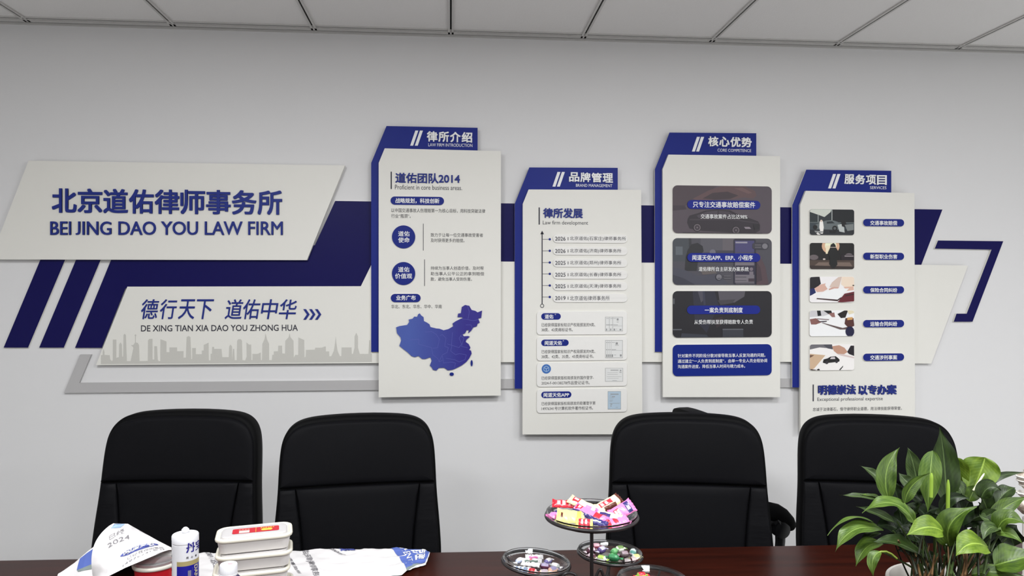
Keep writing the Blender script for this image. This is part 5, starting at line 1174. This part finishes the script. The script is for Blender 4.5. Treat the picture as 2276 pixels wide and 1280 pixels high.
LEAVES = [
 # back row
 ((1190, 730), (1175, 430), (1140, 166), 172, 'd', (.03, .05, .05), 10), ((980, 640), (945, 450), (900, 318), 104, 'g', (.05, .06, .06), -8),
 ((1270, 395), (1290, 520), (1310, 680), 120, 'y', (.06, .07, .07), 0), ((1480, 392), (1440, 520), (1345, 740), 225, 'y', (.05, .05, .05), 0),
 ((760, 710), (742, 500), (842, 316), 124, 'm', (0, .01, .03), 8), ((720, 620), (660, 530), (540, 452), 78, 'g', (.03, .04, .05), 10),
 ((1515, 612), (1590, 535), (1790, 505), 52, 'd', (.05, .05, .05), 20), ((960, 625), (890, 570), (834, 506), 84, 'g', (.02, .03, .04), -10),
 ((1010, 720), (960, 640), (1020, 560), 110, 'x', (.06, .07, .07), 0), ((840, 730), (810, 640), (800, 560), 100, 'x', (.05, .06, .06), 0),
 # middle
 ((1088, 340), (1066, 560), (1052, 800), 134, 'l', (.01, -.01, -.01), 0), ((880, 740), (930, 610), (1070, 508), 84, 'm', (-.02, -.02, -.01), 40),
 ((730, 715), (560, 690), (388, 674), 78, 'g', (.02, .02, .04), 30), ((715, 705), (640, 680), (545, 672), 50, 'l', (.03, .03, .03), 30),
 ((930, 840), (760, 730), (560, 810), 128, 'l', (-.03, -.04, -.03), 22), ((805, 880), (660, 810), (514, 760), 84, 'g', (0, .01, .02), 20),
 ((950, 880), (880, 790), (790, 745), 90, 'l', (-.01, -.01, 0), 10), ((660, 890), (470, 850), (300, 978), 58, 'l', (-.01, -.02, -.03), 40),
 ((1150, 800), (1230, 700), (1370, 705), 80, 'x', (0, 0, -.02), 20), ((1100, 900), (1010, 800), (930, 740), 120, 'x', (.03, .03, .03), 0),
 ((1250, 900), (1320, 790), (1380, 690), 150, 'x', (.03, .03, .03), 0), ((1230, 700), (1280, 620), (1320, 700), 110, 'g', (.03, .03, .02), 0),
 ((1360, 720), (1390, 650), (1420, 600), 96, 'm', (.02, .02, .02), 10), ((1450, 700), (1510, 620), (1600, 640), 116, 'd', (0, -.01, -.02), 10),
 ((1560, 740), (1640, 650), (1706, 622), 110, 'd', (.02, .02, .03), -6), ((1500, 800), (1460, 700), (1400, 650), 120, 'd', (.01, .01, 0), 0),
 ((1540, 800), (1560, 710), (1640, 670), 140, 'm', (.02, .03, .03), 0), ((1520, 880), (1640, 760), (1800, 690), 100, 'm', (-.01, -.01, 0), 12),
 ((1480, 860), (1520, 820), (1640, 815), 80, 'd', (-.02, -.02, -.03), 30), ((1600, 880), (1480, 850), (1440, 815), 74, 'g', (-.02, -.03, -.03), 0),
 # lower and front
 ((720, 935), (500, 935), (360, 1100), 138, 'l', (-.02, -.04, -.05), 20), ((720, 930), (620, 900), (515, 905), 60, 'l', (.01, .01, .01), 30),
 ((860, 960), (760, 900), (660, 920), 130, 'x', (.01, .01, .01), 0), ((700, 960), (610, 985), (550, 1075), 62, 'd', (0, -.01, -.02), 10),
 ((710, 1035), (590, 1070), (512, 1215), 116, 'm', (-.03, -.05, -.06), 16), ((1020, 1140), (840, 1040), (645, 1024), 136, 'd', (-.03, -.06, -.07), 10),
 ((700, 1098), (640, 1160), (645, 1290), 72, 'l', (-.07, -.08, -.08), 10), ((1165, 945), (1040, 915), (893, 976), 148, 'y', (-.05, -.07, -.08), -14),
 ((1215, 1060), (1230, 880), (1420, 760), 170, 'm', (-.03, -.05, -.05), -14), ((1500, 1065), (1370, 1040), (1262, 1132), 170, 'y', (-.06, -.09, -.1), -10),
 ((1570, 950), (1650, 850), (1800, 905), 136, 'm', (-.04, -.06, -.07), -12), ((1560, 962), (1660, 960), (1760, 1035), 78, 'l', (-.05, -.07, -.08), -6),
 ((1580, 925), (1510, 925), (1462, 1015), 92, 'g', (-.04, -.06, -.07), 0), ((1552, 1200), (1700, 1160), (1900, 1110), 210, 'm', (-.08, -.1, -.1), -8),
 ((1485, 1085), (1510, 1140), (1542, 1215), 62, 'd', (-.05, -.06, -.06), 0), ((1380, 1270), (1560, 1250), (1790, 1290), 90, 'm', (-.07, -.09, -.1), 0),
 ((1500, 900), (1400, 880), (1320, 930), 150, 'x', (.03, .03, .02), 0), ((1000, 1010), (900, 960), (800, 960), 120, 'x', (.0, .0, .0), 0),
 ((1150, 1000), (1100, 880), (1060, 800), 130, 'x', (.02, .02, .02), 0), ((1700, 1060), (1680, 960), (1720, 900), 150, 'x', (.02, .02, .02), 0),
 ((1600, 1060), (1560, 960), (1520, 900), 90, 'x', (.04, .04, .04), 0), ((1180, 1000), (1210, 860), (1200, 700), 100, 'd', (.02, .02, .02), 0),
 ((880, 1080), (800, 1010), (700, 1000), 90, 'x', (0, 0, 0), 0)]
for q in LEAVES:
    b_, v_, t_, w_, m_, dz_, ro_ = q
    leaf(b_, v_, t_, w_ * 1.15, m_, dz_, ro_, fold=.10 if m_ in 'yl' else .16)
random.seed(21)
for i in range(20):
    x, y = random.uniform(820, 1560), random.uniform(760, 1130); a = random.uniform(0, 6.28); l_ = random.uniform(150, 230)
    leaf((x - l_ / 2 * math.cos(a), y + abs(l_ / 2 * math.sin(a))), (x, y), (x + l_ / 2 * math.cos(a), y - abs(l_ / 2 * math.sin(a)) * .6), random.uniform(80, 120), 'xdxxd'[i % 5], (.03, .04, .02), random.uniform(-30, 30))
# flower spikes
M_SPK = mat('spike_cream', (236, 238, 206), .5); M_SPG = mat('spike_green', (140, 172, 60), .5)
def spike(b, t, r, m, dz):
    p0, p1 = P(*LQ(*b), ZP + dz), P(*LQ(*t), ZP + dz)
    MB().tube([p0.lerp(p1, k / 10) for k in range(11)], [r * (.9 if k < 9 else (.75 if k == 9 else .35)) for k in range(11)], 10).build('flower_spike', m, plant, smooth=60)
spike((1392, 640), (1475, 512), .0024, M_SPK, .02); spike((1372, 726), (1394, 640), .0032, mat('spike_stalk', (206, 196, 168), .5), .025)
spike((1076, 690), (1080, 510), .0042, M_SPG, -.03); spike((1200, 880), (1204, 560), .0046, M_SPG, -.01)
random.seed(11)
for i in range(84):
    bx_ = random.uniform(905, 1480); tx = bx_ + random.uniform(-110, 120) + (bx_ - 1200) * .25; ty = random.uniform(1010, 1150) if i % 3 == 1 else random.uniform(900, 1140)
    stem((bx_, random.uniform(1270, 1300)), (tx, ty), random.uniform(.0018, .003), (M_STEM, M_STEMB, M_STEMD)[i % 3], (random.uniform(-.11, .05), random.uniform(-.06, .05)), (random.uniform(-20, 20), 0))
for b_, t_ in (((1080, 1280), (820, 870)), ((1060, 1280), (790, 940)), ((1050, 1290), (700, 1098)), ((1100, 1280), (1010, 980)), ((1330, 1280), (1520, 1000)), ((1360, 1280), (1600, 960)), ((1380, 1290), (1640, 1000)), ((1300, 1280), (1450, 960))):
    stem(b_, t_, .0026, M_STEM, (-.02, -.03), (20 if t_[0] > 1200 else -10, -30))
MB().tube([P(*LQ(*q), ZP - .07) for q in ((820, 1150), (780, 1115), (740, 1097), (700, 1098), (672, 1112))], .0022, 8).build('stem', mat('stem_yellow', (120, 140, 50), .5), plant, smooth=60)

# ================================================================== ornament at the frame's edge
oc = P(2283, 1262, 1.78); oz = lambda y: P(2283, y, 1.78).z - TH - .001
orn = thing('ornament', 'silvery openwork ornament at the photo edge behind the potted plant', 'ornament', (oc.x, oc.y, TH + .001))
M_SILV = mat('ornament_silver', (222, 216, 204), 0.35, metal=.15, vary=((150, 132, 116), 60, (1, 1, 1.6)), bump=(140, .5, .004, U)); M_SIL2 = mat('ornament_band', (232, 228, 220), .35, metal=.1)
s_ = 1.78 / F
MB().lathe([(0, 0), (.045, 0), (.045, .008), (.02, .02), (.010, .05), (.010, oz(1150)), (0, oz(1150))], (oc.x, oc.y, TH + .001), 32).build('base', M_SIL2, orn, smooth=50)
MB().lathe([(0, oz(1144)), (10 * s_, oz(1142)), (18 * s_, oz(1134)), (21.5 * s_, oz(1124)), (19 * s_, oz(1114)), (12 * s_, oz(1107)), (0, oz(1105))], (oc.x, oc.y, TH + .001), 32).build('ball', M_SILV, orn, smooth=60)
MB().lathe([(6 * s_, oz(1106)), (14 * s_, oz(1104)), (21 * s_, oz(1096)), (19 * s_, oz(1094)), (11 * s_, oz(1100)), (5 * s_, oz(1096)), (5 * s_, oz(1088))], (oc.x, oc.y, TH + .001), 32, wave=(lambda j: 2.5 * s_ if j in (2, 3) else 0, 8)).build('petal_collar', M_SIL2, orn, smooth=60)
bulb = [(4 * s_, oz(1090)), (8 * s_, oz(1085)), (14 * s_, oz(1078)), (19 * s_, oz(1068)), (20 * s_, oz(1060)), (17 * s_, oz(1053)), (9 * s_, oz(1050)), (6 * s_, oz(1047)), (8 * s_, oz(1044)), (0, oz(1041))]
bo_ = MB().lathe(bulb, (oc.x, oc.y, TH + .001), 32).build('bulb', M_SILV, orn, smooth=60)
for yy, rr in ((1078, 14.4), (1068, 19.4), (1059, 20.4)):
    MB().tube([Vector((oc.x + rr * s_ * math.cos(2 * math.pi * k / 32), oc.y + rr * s_ * math.sin(2 * math.pi * k / 32), TH + .001 + oz(yy))) for k in range(32)], .0018, 8, closed=True).build('band', M_SIL2, bo_, smooth=60)
# clean the working properties off
for o in bpy.data.objects:
    for k in ('_org', '_local'):
        if k in o: del o[k]
